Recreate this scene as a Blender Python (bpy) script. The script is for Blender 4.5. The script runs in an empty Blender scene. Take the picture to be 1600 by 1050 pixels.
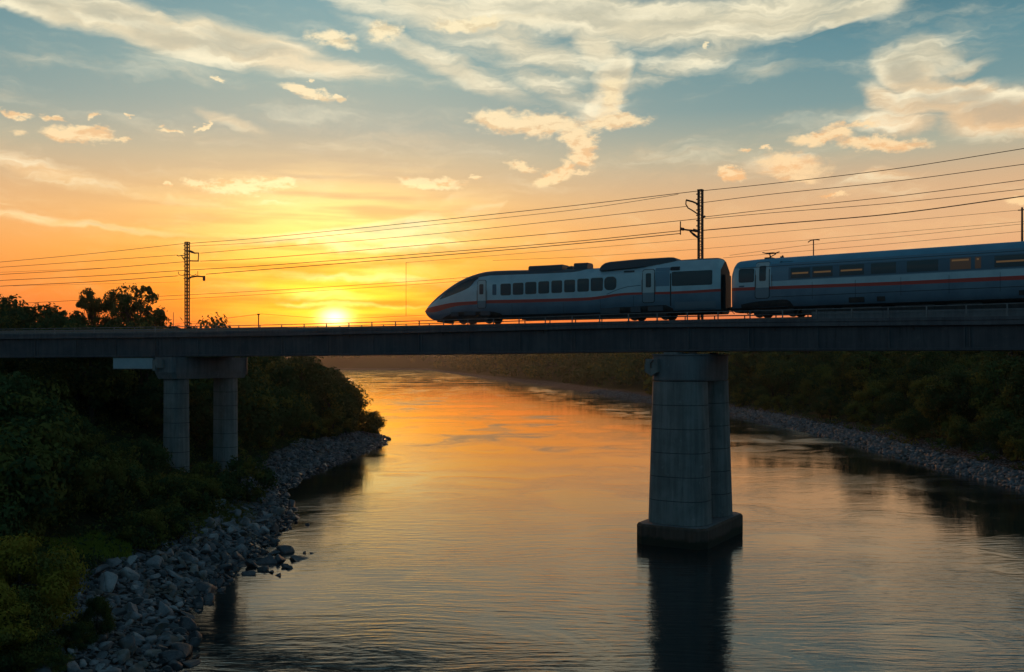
import bpy, bmesh, math, random
import numpy as np
from mathutils import Vector, Matrix

R = math.radians
sc = bpy.context.scene
C = sc.collection
W0, H0, F, YH, CAMZ = 1600.0, 1050.0, 1500.0, 565.0, 13.3

# ---------------------------------------------------------------- camera
cam_d = bpy.data.cameras.new('camera')
cam = bpy.data.objects.new('camera', cam_d)
C.objects.link(cam)
cam.location = (0, 0, CAMZ)
cam.rotation_euler = (R(90), 0, 0)
cam_d.sensor_width = 36
cam_d.lens = 36 * F / W0
cam_d.shift_y = (YH - H0 / 2) / W0
cam_d.clip_start = 0.5
cam_d.clip_end = 9000
sc.camera = cam
sc.view_settings.view_transform = 'Standard'
sc.view_settings.look = 'None'
sc.view_settings.exposure = 0.14
sc.view_settings.gamma = 1.0
sc.cycles.volume_bounces = 1
sc.cycles.max_bounces = 8
sc.cycles.sample_clamp_indirect = 3.0
sc.cycles.sample_clamp_direct = 12.0

SUN_PX, SUN_PY = 523.0, 496.0
SUN_AZ = math.atan((SUN_PX - 800) / F)
SUN_EL = math.atan((YH - SUN_PY) / F * math.cos(SUN_AZ))


def lin(c):
    return tuple(((v / 255) / 12.92 if v <= 10 else (((v / 255) + .055) / 1.055) ** 2.4) for v in c)


# ---------------------------------------------------------------- node helpers
class NT:
    def __init__(s, tree):
        s.t = tree
        s.n = tree.nodes
        s.l = tree.links

    def new(s, typ, **kw):
        n = s.n.new(typ)
        for k, v in kw.items():
            setattr(n, k, v)
        return n

    def put(s, sock, v):
        if isinstance(v, bpy.types.NodeSocket):
            s.l.new(v, sock)
        elif isinstance(v, (tuple, list)) and sock.type == 'RGBA' and len(v) == 3:
            sock.default_value = (*v, 1)
        else:
            sock.default_value = v

    def m(s, op, a, b=None, c=None, clamp=False):
        n = s.new('ShaderNodeMath', operation=op, use_clamp=clamp)
        for i, v in enumerate((a, b, c)):
            if v is not None:
                s.put(n.inputs[i], v)
        return n.outputs[0]

    def vm(s, op, a, b=None):
        n = s.new('ShaderNodeVectorMath', operation=op)
        s.put(n.inputs[0], a)
        if b is not None:
            s.put(n.inputs[3 if op == 'SCALE' else 1], b)
        return n.outputs['Value'] if op in ('LENGTH', 'DISTANCE', 'DOT_PRODUCT') else n.outputs[0]

    def rng(s, v, a, b, c=0.0, d=1.0, typ='SMOOTHSTEP'):
        n = s.new('ShaderNodeMapRange', interpolation_type=typ)
        for i, q in enumerate((v, a, b, c, d)):
            s.put(n.inputs[i], q)
        return n.outputs[0]

    def mix(s, f, a, b, mode='MIX', clamp=False):
        n = s.new('ShaderNodeMix', data_type='RGBA', blend_type=mode)
        n.clamp_result = clamp
        s.put(n.inputs[0], f)
        s.put(n.inputs[6], a)
        s.put(n.inputs[7], b)
        return n.outputs[2]

    def ramp(s, f, stops, interp='LINEAR'):
        n = s.new('ShaderNodeValToRGB')
        cr = n.color_ramp
        cr.interpolation = interp
        while len(cr.elements) < len(stops):
            cr.elements.new(0.5)
        for e, (p, c) in zip(cr.elements, stops):
            e.position = p
        for e, (p, c) in zip(cr.elements, stops):
            e.color = (*c, 1)
        s.put(n.inputs[0], f)
        return n.outputs[0]

    def noise(s, vec, scale, detail=4, rough=.55, dist=0.0, typ='FBM', dim='3D'):
        n = s.new('ShaderNodeTexNoise', noise_dimensions=dim)
        n.noise_type = typ
        if vec is not None:
            s.put(n.inputs['Vector'], vec)
        n.inputs['Scale'].default_value = scale
        n.inputs['Detail'].default_value = detail
        n.inputs['Roughness'].default_value = rough
        n.inputs['Distortion'].default_value = dist
        return n.outputs[0]

    def comb(s, x, y, z=0.0):
        n = s.new('ShaderNodeCombineXYZ')
        for i, v in enumerate((x, y, z)):
            s.put(n.inputs[i], v)
        return n.outputs[0]

    def mapping(s, vec, loc=(0, 0, 0), rot=(0, 0, 0), sca=(1, 1, 1), typ='POINT'):
        n = s.new('ShaderNodeMapping', vector_type=typ)
        s.put(n.inputs[0], vec)
        n.inputs[1].default_value = loc
        n.inputs[2].default_value = rot
        n.inputs[3].default_value = sca
        return n.outputs[0]


# ---------------------------------------------------------------- sky (world)
world = bpy.data.worlds.new('World')
sc.world = world
world.use_nodes = True
world.cycles.sampling_method = 'MANUAL'
world.cycles.sample_map_resolution = 1024


def build_sky():
    t = NT(world.node_tree)
    t.n.clear()
    geo = t.new('ShaderNodeTexCoord')
    sep = t.new('ShaderNodeSeparateXYZ')
    t.put(sep.inputs[0], geo.outputs['Generated'])
    x, y, z = sep.outputs
    az = t.m('ARCTAN2', x, y)
    hyp = t.m('SQRT', t.m('ADD', t.m('MULTIPLY', x, x), t.m('MULTIPLY', y, y)))
    el = t.m('DIVIDE', z, t.m('MAXIMUM', hyp, .02))
    px = t.m('MULTIPLY', az, F)
    py = t.m('MULTIPLY', t.m('MINIMUM', el, 3.0), F)
    e = t.m('DIVIDE', py, 1000.0, clamp=True)

    def rs(l):
        return [(p / 1000, lin(c)) for p, c in l]
    sun_r = t.ramp(e, rs([(0, (205, 66, 30)), (40, (248, 98, 16)), (75, (255, 128, 10)), (110, (255, 150, 22)), (160, (252, 174, 58)),
                          (220, (238, 186, 112)), (290, (208, 182, 142)), (360, (170, 173, 158)), (440, (146, 168, 162)), (565, (118, 156, 162)),
                          (760, (70, 108, 124)), (1000, (42, 76, 94))]))
    far_r = t.ramp(e, rs([(0, (165, 85, 70)), (50, (208, 104, 68)), (90, (228, 122, 66)), (140, (234, 146, 82)), (190, (230, 164, 106)), (245, (210, 168, 126)),
                          (315, (168, 168, 148)), (385, (116, 146, 148)), (470, (92, 134, 144)), (565, (58, 106, 122)), (760, (50, 92, 112)),
                          (1000, (42, 76, 94))]))
    back_r = t.ramp(e, rs([(0, (50, 76, 90)), (150, (66, 110, 128)), (400, (64, 116, 136)), (1000, (42, 76, 94))]))
    daz = t.m('ABSOLUTE', t.m('SUBTRACT', az, SUN_AZ))
    ws = t.m('EXPONENT', t.m('MULTIPLY', t.m('POWER', t.m('DIVIDE', daz, .29), 2), -1))
    wb = t.rng(daz, R(38), R(120))
    col = t.mix(ws, far_r, sun_r)
    pale = t.m('MULTIPLY', t.m('MULTIPLY', t.rng(px, 60, 650, 0, .55), t.rng(py, 30, 120)), t.rng(py, 200, 330, 1, 0))
    col = t.mix(pale, col, lin((216, 178, 138)))       # the low sky pales away from the sun to the right
    col = t.mix(wb, col, back_r)
    # the physical sky underneath, as a small share
    ns = t.new('ShaderNodeTexSky', sky_type='NISHITA')
    ns.sun_disc = False
    ns.sun_elevation = SUN_EL
    ns.sun_rotation = SUN_AZ
    ns.air_density = 1.5
    ns.dust_density = 2.0
    nish = t.vm('SCALE', ns.outputs[0], 0.006)
    col = t.vm('ADD', col, nish)

    # ---- clouds, in direction space (azimuth, elevation), numbers in 1/1500 rad
    P = t.comb(px, py, 0)
    wn = t.new('ShaderNodeTexNoise')
    t.put(wn.inputs['Vector'], t.mapping(P, sca=(.010, .016, 1)))
    wn.inputs['Scale'].default_value = 1
    wn.inputs['Detail'].default_value = 4
    wn.inputs['Roughness'].default_value = .6
    wv = t.vm('SUBTRACT', wn.outputs['Color'], (.5, .5, .5))
    Pw = t.vm('ADD', P, t.vm('MULTIPLY', wv, (70, 34, 0)))        # strongly warped (veils)
    wn2 = t.new('ShaderNodeTexNoise')
    t.put(wn2.inputs['Vector'], t.mapping(P, sca=(.045, .07, 1)))
    wn2.inputs['Scale'].default_value = 1
    wn2.inputs['Detail'].default_value = 5
    wn2.inputs['Roughness'].default_value = .65
    wv2 = t.vm('SUBTRACT', wn2.outputs['Color'], (.5, .5, .5))
    Ps = t.vm('ADD', P, t.vm('ADD', t.vm('MULTIPLY', wv, (60, 34, 0)), t.vm('MULTIPLY', wv2, (40, 26, 0))))        # ragged puffs

    def blobs(coord, lst, comb_op):
        acc = None
        for i, (bx, by, rx, ry, ang, g) in enumerate(lst):
            if i and i % 6 == 0:      # keeps the shader's evaluation in sequence (its stack is small)
                coord = t.vm('ADD', coord, t.vm('SCALE', (1.0, 1.0, 0.0), t.m('MULTIPLY', acc, 1e-6)))
            a = math.atan((bx - 800) / F)
            cx, cy = a * F, (YH - by) * math.cos(a)
            k = math.cos(a)
            v = t.mapping(coord, (cx, cy, 0), (0, 0, R(-ang)), (rx * k * k, ry * k, 1), 'TEXTURE')
            d = t.rng(t.vm('LENGTH', v), 0.15, 1.5, g, 0.0)
            acc = d if acc is None else t.m(comb_op, acc, d)
        return acc

    veil = blobs(Pw, [  # cx cy rx ry angle(screen, clockwise) gain
        (70, 12, 150, 22, 8, .9), (235, 45, 190, 34, 12, 1.0), (390, 72, 170, 36, 10, 1.0), (490, 100, 140, 22, 7, .75),
        (600, 15, 120, 22, 6, .5), (660, 75, 170, 14, 20, .5), (760, 60, 160, 40, 10, .45),
        (860, 15, 190, 38, 0, .9), (1020, 35, 200, 42, 2, .85), (1200, 25, 190, 44, -4, .85), (1330, 22, 110, 26, -8, .8),
        (1110, 85, 160, 26, -18, .5), (1000, 120, 90, 24, -28, .45),
        (925, 70, 46, 40, 40, .7), (955, 125, 34, 52, 10, .85), (935, 165, 40, 30, -30, .75),
        (380, 170, 120, 26, 18, .4), (30, 90, 60, 14, 0, .45), (630, 232, 70, 12, 5, .3),
        (1420, 115, 60, 40, 40, .85), (1470, 150, 100, 36, 20, .9), (1560, 175, 120, 38, 4, 1.0), (1500, 110, 70, 20, -10, .5), (1510, 150, 70, 30, 10, 1.0), (1380, 150, 50, 26, 30, .7), (1620, 185, 110, 26, 0, .9), (1420, 165, 60, 22, 10, .7),
        (1390, 95, 40, 40, -30, .5), (1480, 60, 90, 12, -20, .3),
        (1250, 262, 90, 22, 6, .8), (1350, 272, 130, 16, 4, .45), (1180, 190, 260, 10, -10, .28),
        (90, 280, 190, 28, 12, .85), (330, 320, 300, 22, 6, .85), (150, 352, 260, 8, 3, .6), (60, 318, 140, 12, 4, .6), (230, 300, 220, 12, 8, .7), (480, 322, 170, 12, 4, .9), (350, 185, 90, 16, 20, .6), (1400, 190, 70, 20, 10, .7), (1450, 85, 70, 40, 30, .6), (540, 340, 230, 42, 6, .9), (640, 300, 200, 24, 4, .45),
        (120, 350, 160, 6, 0, .3), (1060, 300, 260, 26, -4, .3), (800, 330, 240, 22, -3, .4),
        (520, 380, 260, 14, 2, .5), (530, 432, 150, 10, 1, .55), (520, 462, 90, 12, 4, .6), (560, 478, 140, 5, 3, .6), (700, 25, 150, 40, 8, .7), (820, 70, 160, 40, 25, .6), (700, 105, 180, 22, 22, .55), (850, 130, 110, 30, 30, .45)], 'MAXIMUM')
    streak = t.noise(t.mapping(t.vm('ADD', P, t.vm('MULTIPLY', wv, (40, 70, 0))), rot=(0, 0, R(14)), sca=(.0042, .021, 1)), 1.0, 6, .62)
    soft = t.noise(t.mapping(P, loc=(3, 7, 0), sca=(.006, .012, 1)), 1.0, 5, .6)
    fib = t.noise(t.mapping(t.vm('ADD', P, t.vm('MULTIPLY', wv, (60, 70, 0))), rot=(0, 0, R(16)), sca=(.0055, .05, 1)), 1.0, 3, .55)

    def hole(bx, by, rx, ry, ang):
        a = math.atan((bx - 800) / F)
        k = math.cos(a)
        v = t.mapping(t.vm('ADD', P, t.vm('MULTIPLY', wv, (12, 8, 0))), (a * F, (YH - by) * k, 0), (0, 0, R(-ang)), (rx * k * k, ry * k, 1), 'TEXTURE')
        d = t.vm('LENGTH', v)
        return t.m('MULTIPLY', t.rng(d, .98, 1.05, 1, 0), t.rng(d, .45, .95, .1, 1))
    hl = t.m('MAXIMUM', hole(190, 212, 560, 132, 5), t.m('MULTIPLY', hole(1240, 190, 500, 112, -19), t.rng(px, 470, 570, 1, 0)))
    vs = t.m('ADD', veil, t.m('MULTIPLY', t.m('SUBTRACT', streak, .5), 1.0))
    vs = t.m('ADD', vs, t.m('MULTIPLY', t.m('SUBTRACT', fib, .5), .55))
    vs = t.m('SUBTRACT', vs, t.m('MULTIPLY', hl, .8))
    vd = t.rng(vs, .08, .82)
    # thin cirrus all round the sky
    cir = t.rng(t.m('ADD', t.m('MULTIPLY', streak, .8), t.m('MULTIPLY', soft, .45)), .58, .98, 0, .6)
    vd = t.m('MAXIMUM', vd, t.m('MULTIPLY', cir, t.rng(py, 20, 160)))

    puff = blobs(Ps, [
        (22, 180, 30, 7, 8, 1), (77, 186, 24, 6, 0, 1), (128, 212, 62, 15, -1, 1.15), (188, 222, 18, 5, 0, .9), (135, 181, 11, 6, 0, 1), (204, 183, 8, 4, 0, 1),
        (34, 210, 22, 8, 0, .7), (267, 201, 20, 5, 0, .95), (319, 194, 20, 5, -38, 1), (486, 148, 56, 11, 12, 1.05), (536, 156, 14, 7, 0, 1), (341, 119, 15, 3, 14, .9),
        (487, 127, 7, 4, 0, 1), (376, 288, 84, 13, -3, 1.1), (304, 284, 24, 6, 0, 1), (430, 283, 40, 6, -4, 1), (667, 284, 62, 12, 4, 1.1), (262, 287, 9, 4, 0, .9), (740, 277, 14, 4, 0, .8),
        (600, 49, 42, 17, 0, 1), (726, 37, 64, 13, -8, 1.05), (520, 60, 50, 16, 10, .9), (1105, 71, 7, 6, 0, .95),
        (775, 185, 44, 22, -5, 1.15), (850, 198, 90, 22, 3, 1.15), (960, 190, 60, 16, -3, 1.15), (905, 222, 34, 26, 40, 1.1), (912, 248, 26, 18, 0, 1), (865, 272, 48, 14, -26, 1.05),
        (950, 150, 26, 40, 10, .9), (815, 260, 36, 9, 12, .8), (905, 268, 22, 4, -4, .8),
        (1290, 214, 68, 15, -4, 1.1), (1375, 224, 90, 16, 5, 1.1), (1340, 196, 70, 8, 0, .85), (1153, 271, 24, 12, -3, 1.1), (1240, 258, 62, 22, 14, .85), (1300, 306, 34, 6, 0, .9),
        (1590, 314, 28, 10, 0, .9), (1165, 236, 14, 4, 0, .9), (1200, 233, 13, 4, 0, .9), (1240, 275, 60, 14, 10, .8)], 'MAXIMUM')
    fb = t.noise(t.mapping(t.vm('ADD', P, t.vm('MULTIPLY', wv, (30, 20, 0))), sca=(.020, .042, 1)), 1.0, 8, .66)
    pv = t.m('ADD', puff, t.m('MULTIPLY', t.m('SUBTRACT', fb, .5), 1.35))
    pd = t.m('MULTIPLY', t.rng(pv, .26, .94), t.rng(puff, .05, .4))

    # cloud light: cream high up, gold near the sun, salmon along the horizon
    cr = t.ramp(e, rs([(0, (255, 150, 60)), (60, (255, 215, 90)), (120, (255, 232, 130)), (200, (255, 234, 160)), (290, (250, 214, 160)), (380, (246, 220, 178)),
                       (565, (240, 226, 190)), (1000, (60, 74, 84))]))
    crf = t.ramp(e, rs([(0, (200, 110, 80)), (100, (250, 165, 95)), (190, (248, 190, 125)), (270, (243, 190, 135)), (350, (240, 200, 152)), (440, (222, 206, 170)),
                        (565, (214, 208, 180)), (1000, (50, 66, 78))]))
    cc = t.mix(ws, crf, cr)
    cc = t.mix(wb, cc, lin((70, 82, 94)))
    # thick parts turn to the shaded blue grey underside, fibres catch the light
    thick = t.rng(t.m('SUBTRACT', t.m('ADD', vs, soft), t.m('MULTIPLY', fib, .9)), .62, 1.15, 0, .75)
    lit = t.mix(t.m('MULTIPLY', t.rng(t.m('ADD', t.m('MULTIPLY', fib, .5), t.m('MULTIPLY', streak, .5)), .44, .62), .85), cc, t.mix(t.rng(py, 120, 330), lin((255, 226, 158)), lin((255, 243, 208))))
    vcol = t.mix(thick, lit, t.mix(.6, cc, lin((118, 134, 132))))
    col = t.mix(t.m('MULTIPLY', vd, .92), col, vcol)
    fb2 = t.noise(t.mapping(t.vm('ADD', P, t.vm('MULTIPLY', wv, (30, 20, 0))), loc=(0, .42, 0), sca=(.020, .042, 1)), 1.0, 6, .62)
    sh = t.rng(t.m('SUBTRACT', fb2, fb), -.03, .12, 0, .6)
    pcol = t.mix(sh, t.mix(.35, cc, lin((255, 238, 190))), t.mix(t.rng(py, 230, 470), lin((238, 164, 98)), lin((205, 186, 150))))
    col = t.mix(t.m('MULTIPLY', pd, .96), col, pcol)

    # ---- the sun's own glow round its disc (it gives off light)
    dx = t.m('SUBTRACT', az, SUN_AZ)
    dy = t.m('SUBTRACT', el, math.tan(SUN_EL))

    def glow(sx, sy, c, g, oy=0.0):
        q = t.m('ADD', t.m('POWER', t.m('ABSOLUTE', t.m('DIVIDE', dx, sx)), 2), t.m('POWER', t.m('ABSOLUTE', t.m('DIVIDE', t.m('SUBTRACT', dy, oy), sy)), 2))
        return t.vm('SCALE', lin(c), t.m('MULTIPLY', t.m('EXPONENT', t.m('MULTIPLY', q, -1)), g))
    bars = t.rng(t.noise(t.mapping(P, sca=(.004, .050, 1)), 1.0, 3, .5), .34, .62, .15, 1.0)
    wide = t.vm('SCALE', t.vm('ADD', glow(.105, .032, (255, 205, 35), .85, .018), glow(.13, .05, (255, 222, 120), .55, .088)), bars)
    col = t.vm('ADD', col, wide)
    col = t.vm('ADD', col, glow(.0135, .0085, (255, 240, 170), 2.3))
    col = t.vm('ADD', col, glow(.040, .020, (255, 190, 50), .55))
    # below the horizon: dark ground
    col = t.mix(t.rng(el, -.02, 0.0), lin((30, 32, 34)), col)
    bg = t.new('ShaderNodeBackground')
    t.put(bg.inputs[0], col)
    bg.inputs[1].default_value = 1.0
    out = t.new('ShaderNodeOutputWorld')
    t.put(out.inputs[0], bg.outputs[0])


build_sky()

# ---------------------------------------------------------------- sun
sd = bpy.data.lights.new('sun', 'SUN')
sd.energy = 1.0
sd.angle = R(0.8)
sd.color = (1.0, .42, .16)
so = bpy.data.objects.new('sun', sd)
C.objects.link(so)
dirv = Vector((math.sin(SUN_AZ) * math.cos(SUN_EL), math.cos(SUN_AZ) * math.cos(SUN_EL), math.sin(SUN_EL)))
so.rotation_euler = dirv.to_track_quat('Z', 'Y').to_euler()
so.location = (0, 0, 60)


# ---------------------------------------------------------------- materials
def pmat(name, col, rough=.7, metal=0.0, col2=None, nscale=1.0, bump=0.0, bscale=20.0, stretch=(1, 1, 1), spec=.5, detail=5):
    mt = bpy.data.materials.new(name)
    mt.use_nodes = True
    t = NT(mt.node_tree)
    b = t.n['Principled BSDF']
    b.inputs['Roughness'].default_value = rough
    b.inputs['Metallic'].default_value = metal
    b.inputs['Specular IOR Level'].default_value = spec
    b.inputs['Base Color'].default_value = (*col, 1)
    if col2 or bump:
        tc = t.new('ShaderNodeTexCoord')
        co = t.mapping(tc.outputs['Object'], sca=stretch)
    if col2:
        f = t.rng(t.noise(co, nscale, detail, .6), .32, .68)
        t.put(b.inputs['Base Color'], t.mix(f, col, col2))
    if bump:
        bn = t.new('ShaderNodeBump')
        bn.inputs['Strength'].default_value = 1
        bn.inputs['Distance'].default_value = bump
        t.put(bn.inputs['Height'], t.noise(co, bscale, 5, .6))
        t.put(b.inputs['Normal'], bn.outputs[0])
    return mt


def concrete(name, a, b_, seam=None, rough=.85):
    """weathered concrete: broad blotches, vertical run-down stains, fine pits"""
    mt = bpy.data.materials.new(name)
    mt.use_nodes = True
    t = NT(mt.node_tree)
    b = t.n['Principled BSDF']
    b.inputs['Roughness'].default_value = rough
    b.inputs['Specular IOR Level'].default_value = .35
    tc = t.new('ShaderNodeTexCoord')
    o = tc.outputs['Object']
    blot = t.noise(o, .5, 6, .6)
    runs = t.noise(t.mapping(o, sca=(3.2, 3.2, .12)), 1.0, 5, .65)
    f = t.rng(t.m('ADD', t.m('MULTIPLY', blot, .5), t.m('MULTIPLY', runs, .5)), .36, .64)
    c = t.mix(f, a, b_)
    fine = t.noise(t.mapping(o, sca=(7, 7, .35)), 1.0, 6, .7)
    c = t.mix(t.m('MULTIPLY', t.rng(fine, .54, .72), .55), c, tuple(q * .38 for q in a))      # rain streaks
    c = t.mix(t.m('MULTIPLY', t.rng(t.noise(o, 1.7, 6, .7), .58, .7), .35), c, tuple(min(q * 1.5, .5) for q in b_))   # lime bloom
    if seam:      # tide mark: dark algae up to the high water line
        gz = t.new('ShaderNodeSeparateXYZ')
        t.put(gz.inputs[0], o)
        lv = t.m('ADD', gz.outputs[2], t.m('MULTIPLY', t.m('SUBTRACT', t.noise(o, 1.1, 5, .7), .5), .7))
        c = t.mix(t.rng(lv, seam * .55, seam), (.018, .024, .016), c)
    t.put(b.inputs['Base Color'], c)
    bn = t.new('ShaderNodeBump')
    bn.inputs['Distance'].default_value = .02
    t.put(bn.inputs['Height'], t.noise(o, 14, 6, .7))
    t.put(b.inputs['Normal'], bn.outputs[0])
    return mt


def leafmat(name, c1, c2, trans=.14):
    mt = bpy.data.materials.new(name)
    mt.use_nodes = True
    t = NT(mt.node_tree)
    t.n.clear()
    oi = t.new('ShaderNodeObjectInfo')
    tc = t.new('ShaderNodeTexCoord')
    f = t.rng(t.noise(tc.outputs['Object'], .7, 3, .6), .3, .7)
    f2 = t.m('ADD', t.m('MULTIPLY', f, .4), t.m('MULTIPLY', t.m('POWER', oi.outputs['Random'], 1.5), .7))
    c = t.mix(f2, c1, c2)
    d = t.new('ShaderNodeBsdfDiffuse')
    t.put(d.inputs[0], c)
    tr = t.new('ShaderNodeBsdfTranslucent')
    t.put(tr.inputs[0], t.mix(.5, c, c2))
    mx = t.new('ShaderNodeMixShader')
    mx.inputs[0].default_value = trans
    t.put(mx.inputs[1], d.outputs[0])
    t.put(mx.inputs[2], tr.outputs[0])
    out = t.new('ShaderNodeOutputMaterial')
    t.put(out.inputs[0], mx.outputs[0])
    return mt


def rockmat(name, a, b_, mud):
    """stone with its own tone per stone, mottling, and silty brown patches"""
    mt = bpy.data.materials.new(name)
    mt.use_nodes = True
    t = NT(mt.node_tree)
    b = t.n['Principled BSDF']
    b.inputs['Roughness'].default_value = .8
    g = t.new('ShaderNodeNewGeometry')
    oi = t.new('ShaderNodeObjectInfo')
    P = g.outputs['Position']
    tone = t.m('ADD', t.m('MULTIPLY', t.noise(P, 1.7, 2, .5), 1.1), t.m('MULTIPLY', oi.outputs['Random'], .45))
    c = t.mix(t.rng(tone, .45, .95), a, b_)
    c = t.mix(t.rng(t.noise(P, 7.0, 5, .7), .45, .72, 0, .5), c, tuple(q * .5 for q in a))
    c = t.mix(t.rng(t.noise(P, .55, 5, .65), .50, .62, 0, .8), c, mud)
    t.put(b.inputs['Base Color'], c)
    bn = t.new('ShaderNodeBump')
    bn.inputs['Distance'].default_value = .04
    t.put(bn.inputs['Height'], t.noise(P, 9, 5, .65))
    t.put(b.inputs['Normal'], bn.outputs[0])
    return mt


M = {}
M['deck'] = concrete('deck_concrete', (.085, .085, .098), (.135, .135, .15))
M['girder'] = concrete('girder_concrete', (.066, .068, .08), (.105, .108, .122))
M['pier'] = concrete('pier_concrete', (.14, .15, .152), (.245, .255, .255))
M['cap'] = concrete('cap_concrete', (.13, .14, .155), (.20, .21, .225))
M['footing'] = concrete('footing_concrete', (.075, .048, .038), (.12, .082, .066), .75)
M['joint'] = pmat('joint_shadow', (.05, .055, .06), .95)
M['steel'] = pmat('galvanised_steel', (.24, .24, .25), .5, .6, (.16, .15, .15), 3)
M['darksteel'] = pmat('dark_steel', (.05, .045, .045), .6, .4, (.09, .06, .045), 4)
M['rail'] = pmat('rail_steel', (.22, .17, .14), .35, .8)
M['ballast'] = pmat('ballast_stone', (.10, .095, .09), .95, 0, (.18, .17, .16), 9, .04, 14)
M['wire'] = pmat('wire_metal', (.05, .045, .045), .6, .3)
M['insul'] = pmat('brown_insulator', (.10, .05, .035), .3)
M['bark'] = pmat('bark', (.07, .055, .042), .95, 0, (.035, .028, .024), 4, .03, 9, (1, 1, .3))
M['leaf_dark'] = leafmat('leaf_dark', (.046, .074, .034), (.085, .122, .045))
M['leaf_olive'] = leafmat('leaf_olive', (.11, .12, .036), (.185, .175, .044))
M['leaf_bright'] = leafmat('leaf_bright', (.22, .185, .03), (.36, .29, .05), .25)
M['grass'] = leafmat('grass_blade', (.16, .22, .035), (.28, .33, .06), .25)
M['rock'] = rockmat('grey_rock', (.10, .11, .125), (.25, .265, .29), (.13, .105, .08))
M['rock2'] = rockmat('pale_rock', (.19, .20, .22), (.36, .37, .39), (.18, .15, .12))
M['wetrock'] = pmat('wet_rock', (.045, .05, .06), .35, 0, (.09, .095, .11), 2, .05, 6)
# train
M['t_white'] = pmat('carriage_silver_white', (.44, .59, .66), .30, .15, (.36, .50, .58), .9)
M['t_blue'] = pmat('carriage_slate_blue', (.125, .205, .275), .30, .1, (.09, .155, .22), .9)
M['t_band'] = pmat('carriage_window_band', (.07, .125, .185), .22, .1)
M['t_roof'] = pmat('carriage_roof', (.13, .34, .48), .38, .2, (.10, .28, .41), .7)
M['t_roofdark'] = pmat('roof_dark_grey', (.05, .065, .085), .45, .1)
M['t_red'] = pmat('carriage_red_stripe', (.50, .045, .03), .35)
M['t_dark'] = pmat('underframe_black', (.022, .024, .028), .7, 0, (.045, .042, .042), 3)
M['t_gasket'] = pmat('rubber_gasket', (.018, .024, .032), .6)
M['t_door'] = pmat('door_pale_grey', (.46, .53, .56), .32, .1)
M['t_doorlow'] = pmat('door_lower_blue', (.15, .21, .26), .32, .1)
M['t_glass'] = pmat('tinted_glass', (.02, .026, .036), .08, 0, spec=.6)
M['t_wheel'] = pmat('wheel_steel', (.12, .10, .09), .45, .7)
M['t_panel'] = pmat('carriage_panel_blue', (.14, .24, .33), .3, .1)
M['plate'] = pmat('painted_blue_grey_panel', (.30, .42, .48), .5, 0, (.26, .37, .43), 1.5)


def glowmat(name, col, s):
    mt = bpy.data.materials.new(name)
    mt.use_nodes = True
    b = mt.node_tree.nodes['Principled BSDF']
    b.inputs['Base Color'].default_value = (*col, 1)
    b.inputs['Emission Color'].default_value = (*col, 1)
    b.inputs['Emission Strength'].default_value = s
    b.inputs['Roughness'].default_value = .3
    return mt


M['t_lit'] = glowmat('saloon_lamp', (.42, .20, .07), .14)  # emission stands in for sky seen through the far-side windows
M['t_litglass'] = glowmat('lit_window_glass', (.07, .04, .025), .22)  # pane emission imitates the orange sky glow in the glass


def ground_mat():
    mt = bpy.data.materials.new('bank_ground')
    mt.use_nodes = True
    t = NT(mt.node_tree)
    b = t.n['Principled BSDF']
    b.inputs['Roughness'].default_value = 1.0
    b.inputs['Specular IOR Level'].default_value = .05
    g = t.new('ShaderNodeNewGeometry')
    sep = t.new('ShaderNodeSeparateXYZ')
    t.put(sep.inputs[0], g.outputs['Position'])
    n1 = t.noise(g.outputs['Position'], .25, 5, .6)
    n2 = t.noise(g.outputs['Position'], 3.0, 5, .65)
    vor = t.new('ShaderNodeTexVoronoi')
    t.put(vor.inputs['Vector'], g.outputs['Position'])
    vor.inputs['Scale'].default_value = 3.2
    vc = t.new('ShaderNodeSeparateColor')
    t.put(vc.inputs[0], vor.outputs['Color'])
    stone = t.mix(vc.outputs[0], (.09, .095, .105), (.24, .25, .27))
    stone = t.mix(t.rng(vor.outputs['Distance'], .25, .6), stone, (.03, .03, .03))
    soil = t.mix(t.rng(n2, .35, .65), (.020, .022, .014), (.045, .05, .022))
    soil = t.mix(t.rng(n1, .4, .7), soil, (.035, .045, .016))
    zz = t.m('ADD', sep.outputs[2], t.m('MULTIPLY', t.m('SUBTRACT', n1, .5), 1.2))
    c = t.mix(t.rng(zz, 1.5, 2.2), stone, soil)
    t.put(b.inputs['Base Color'], c)
    bn = t.new('ShaderNodeBump')
    bn.inputs['Distance'].default_value = .15
    t.put(bn.inputs['Height'], t.m('SUBTRACT', n2, vor.outputs['Distance']))
    t.put(b.inputs['Normal'], bn.outputs[0])
    return mt


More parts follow.
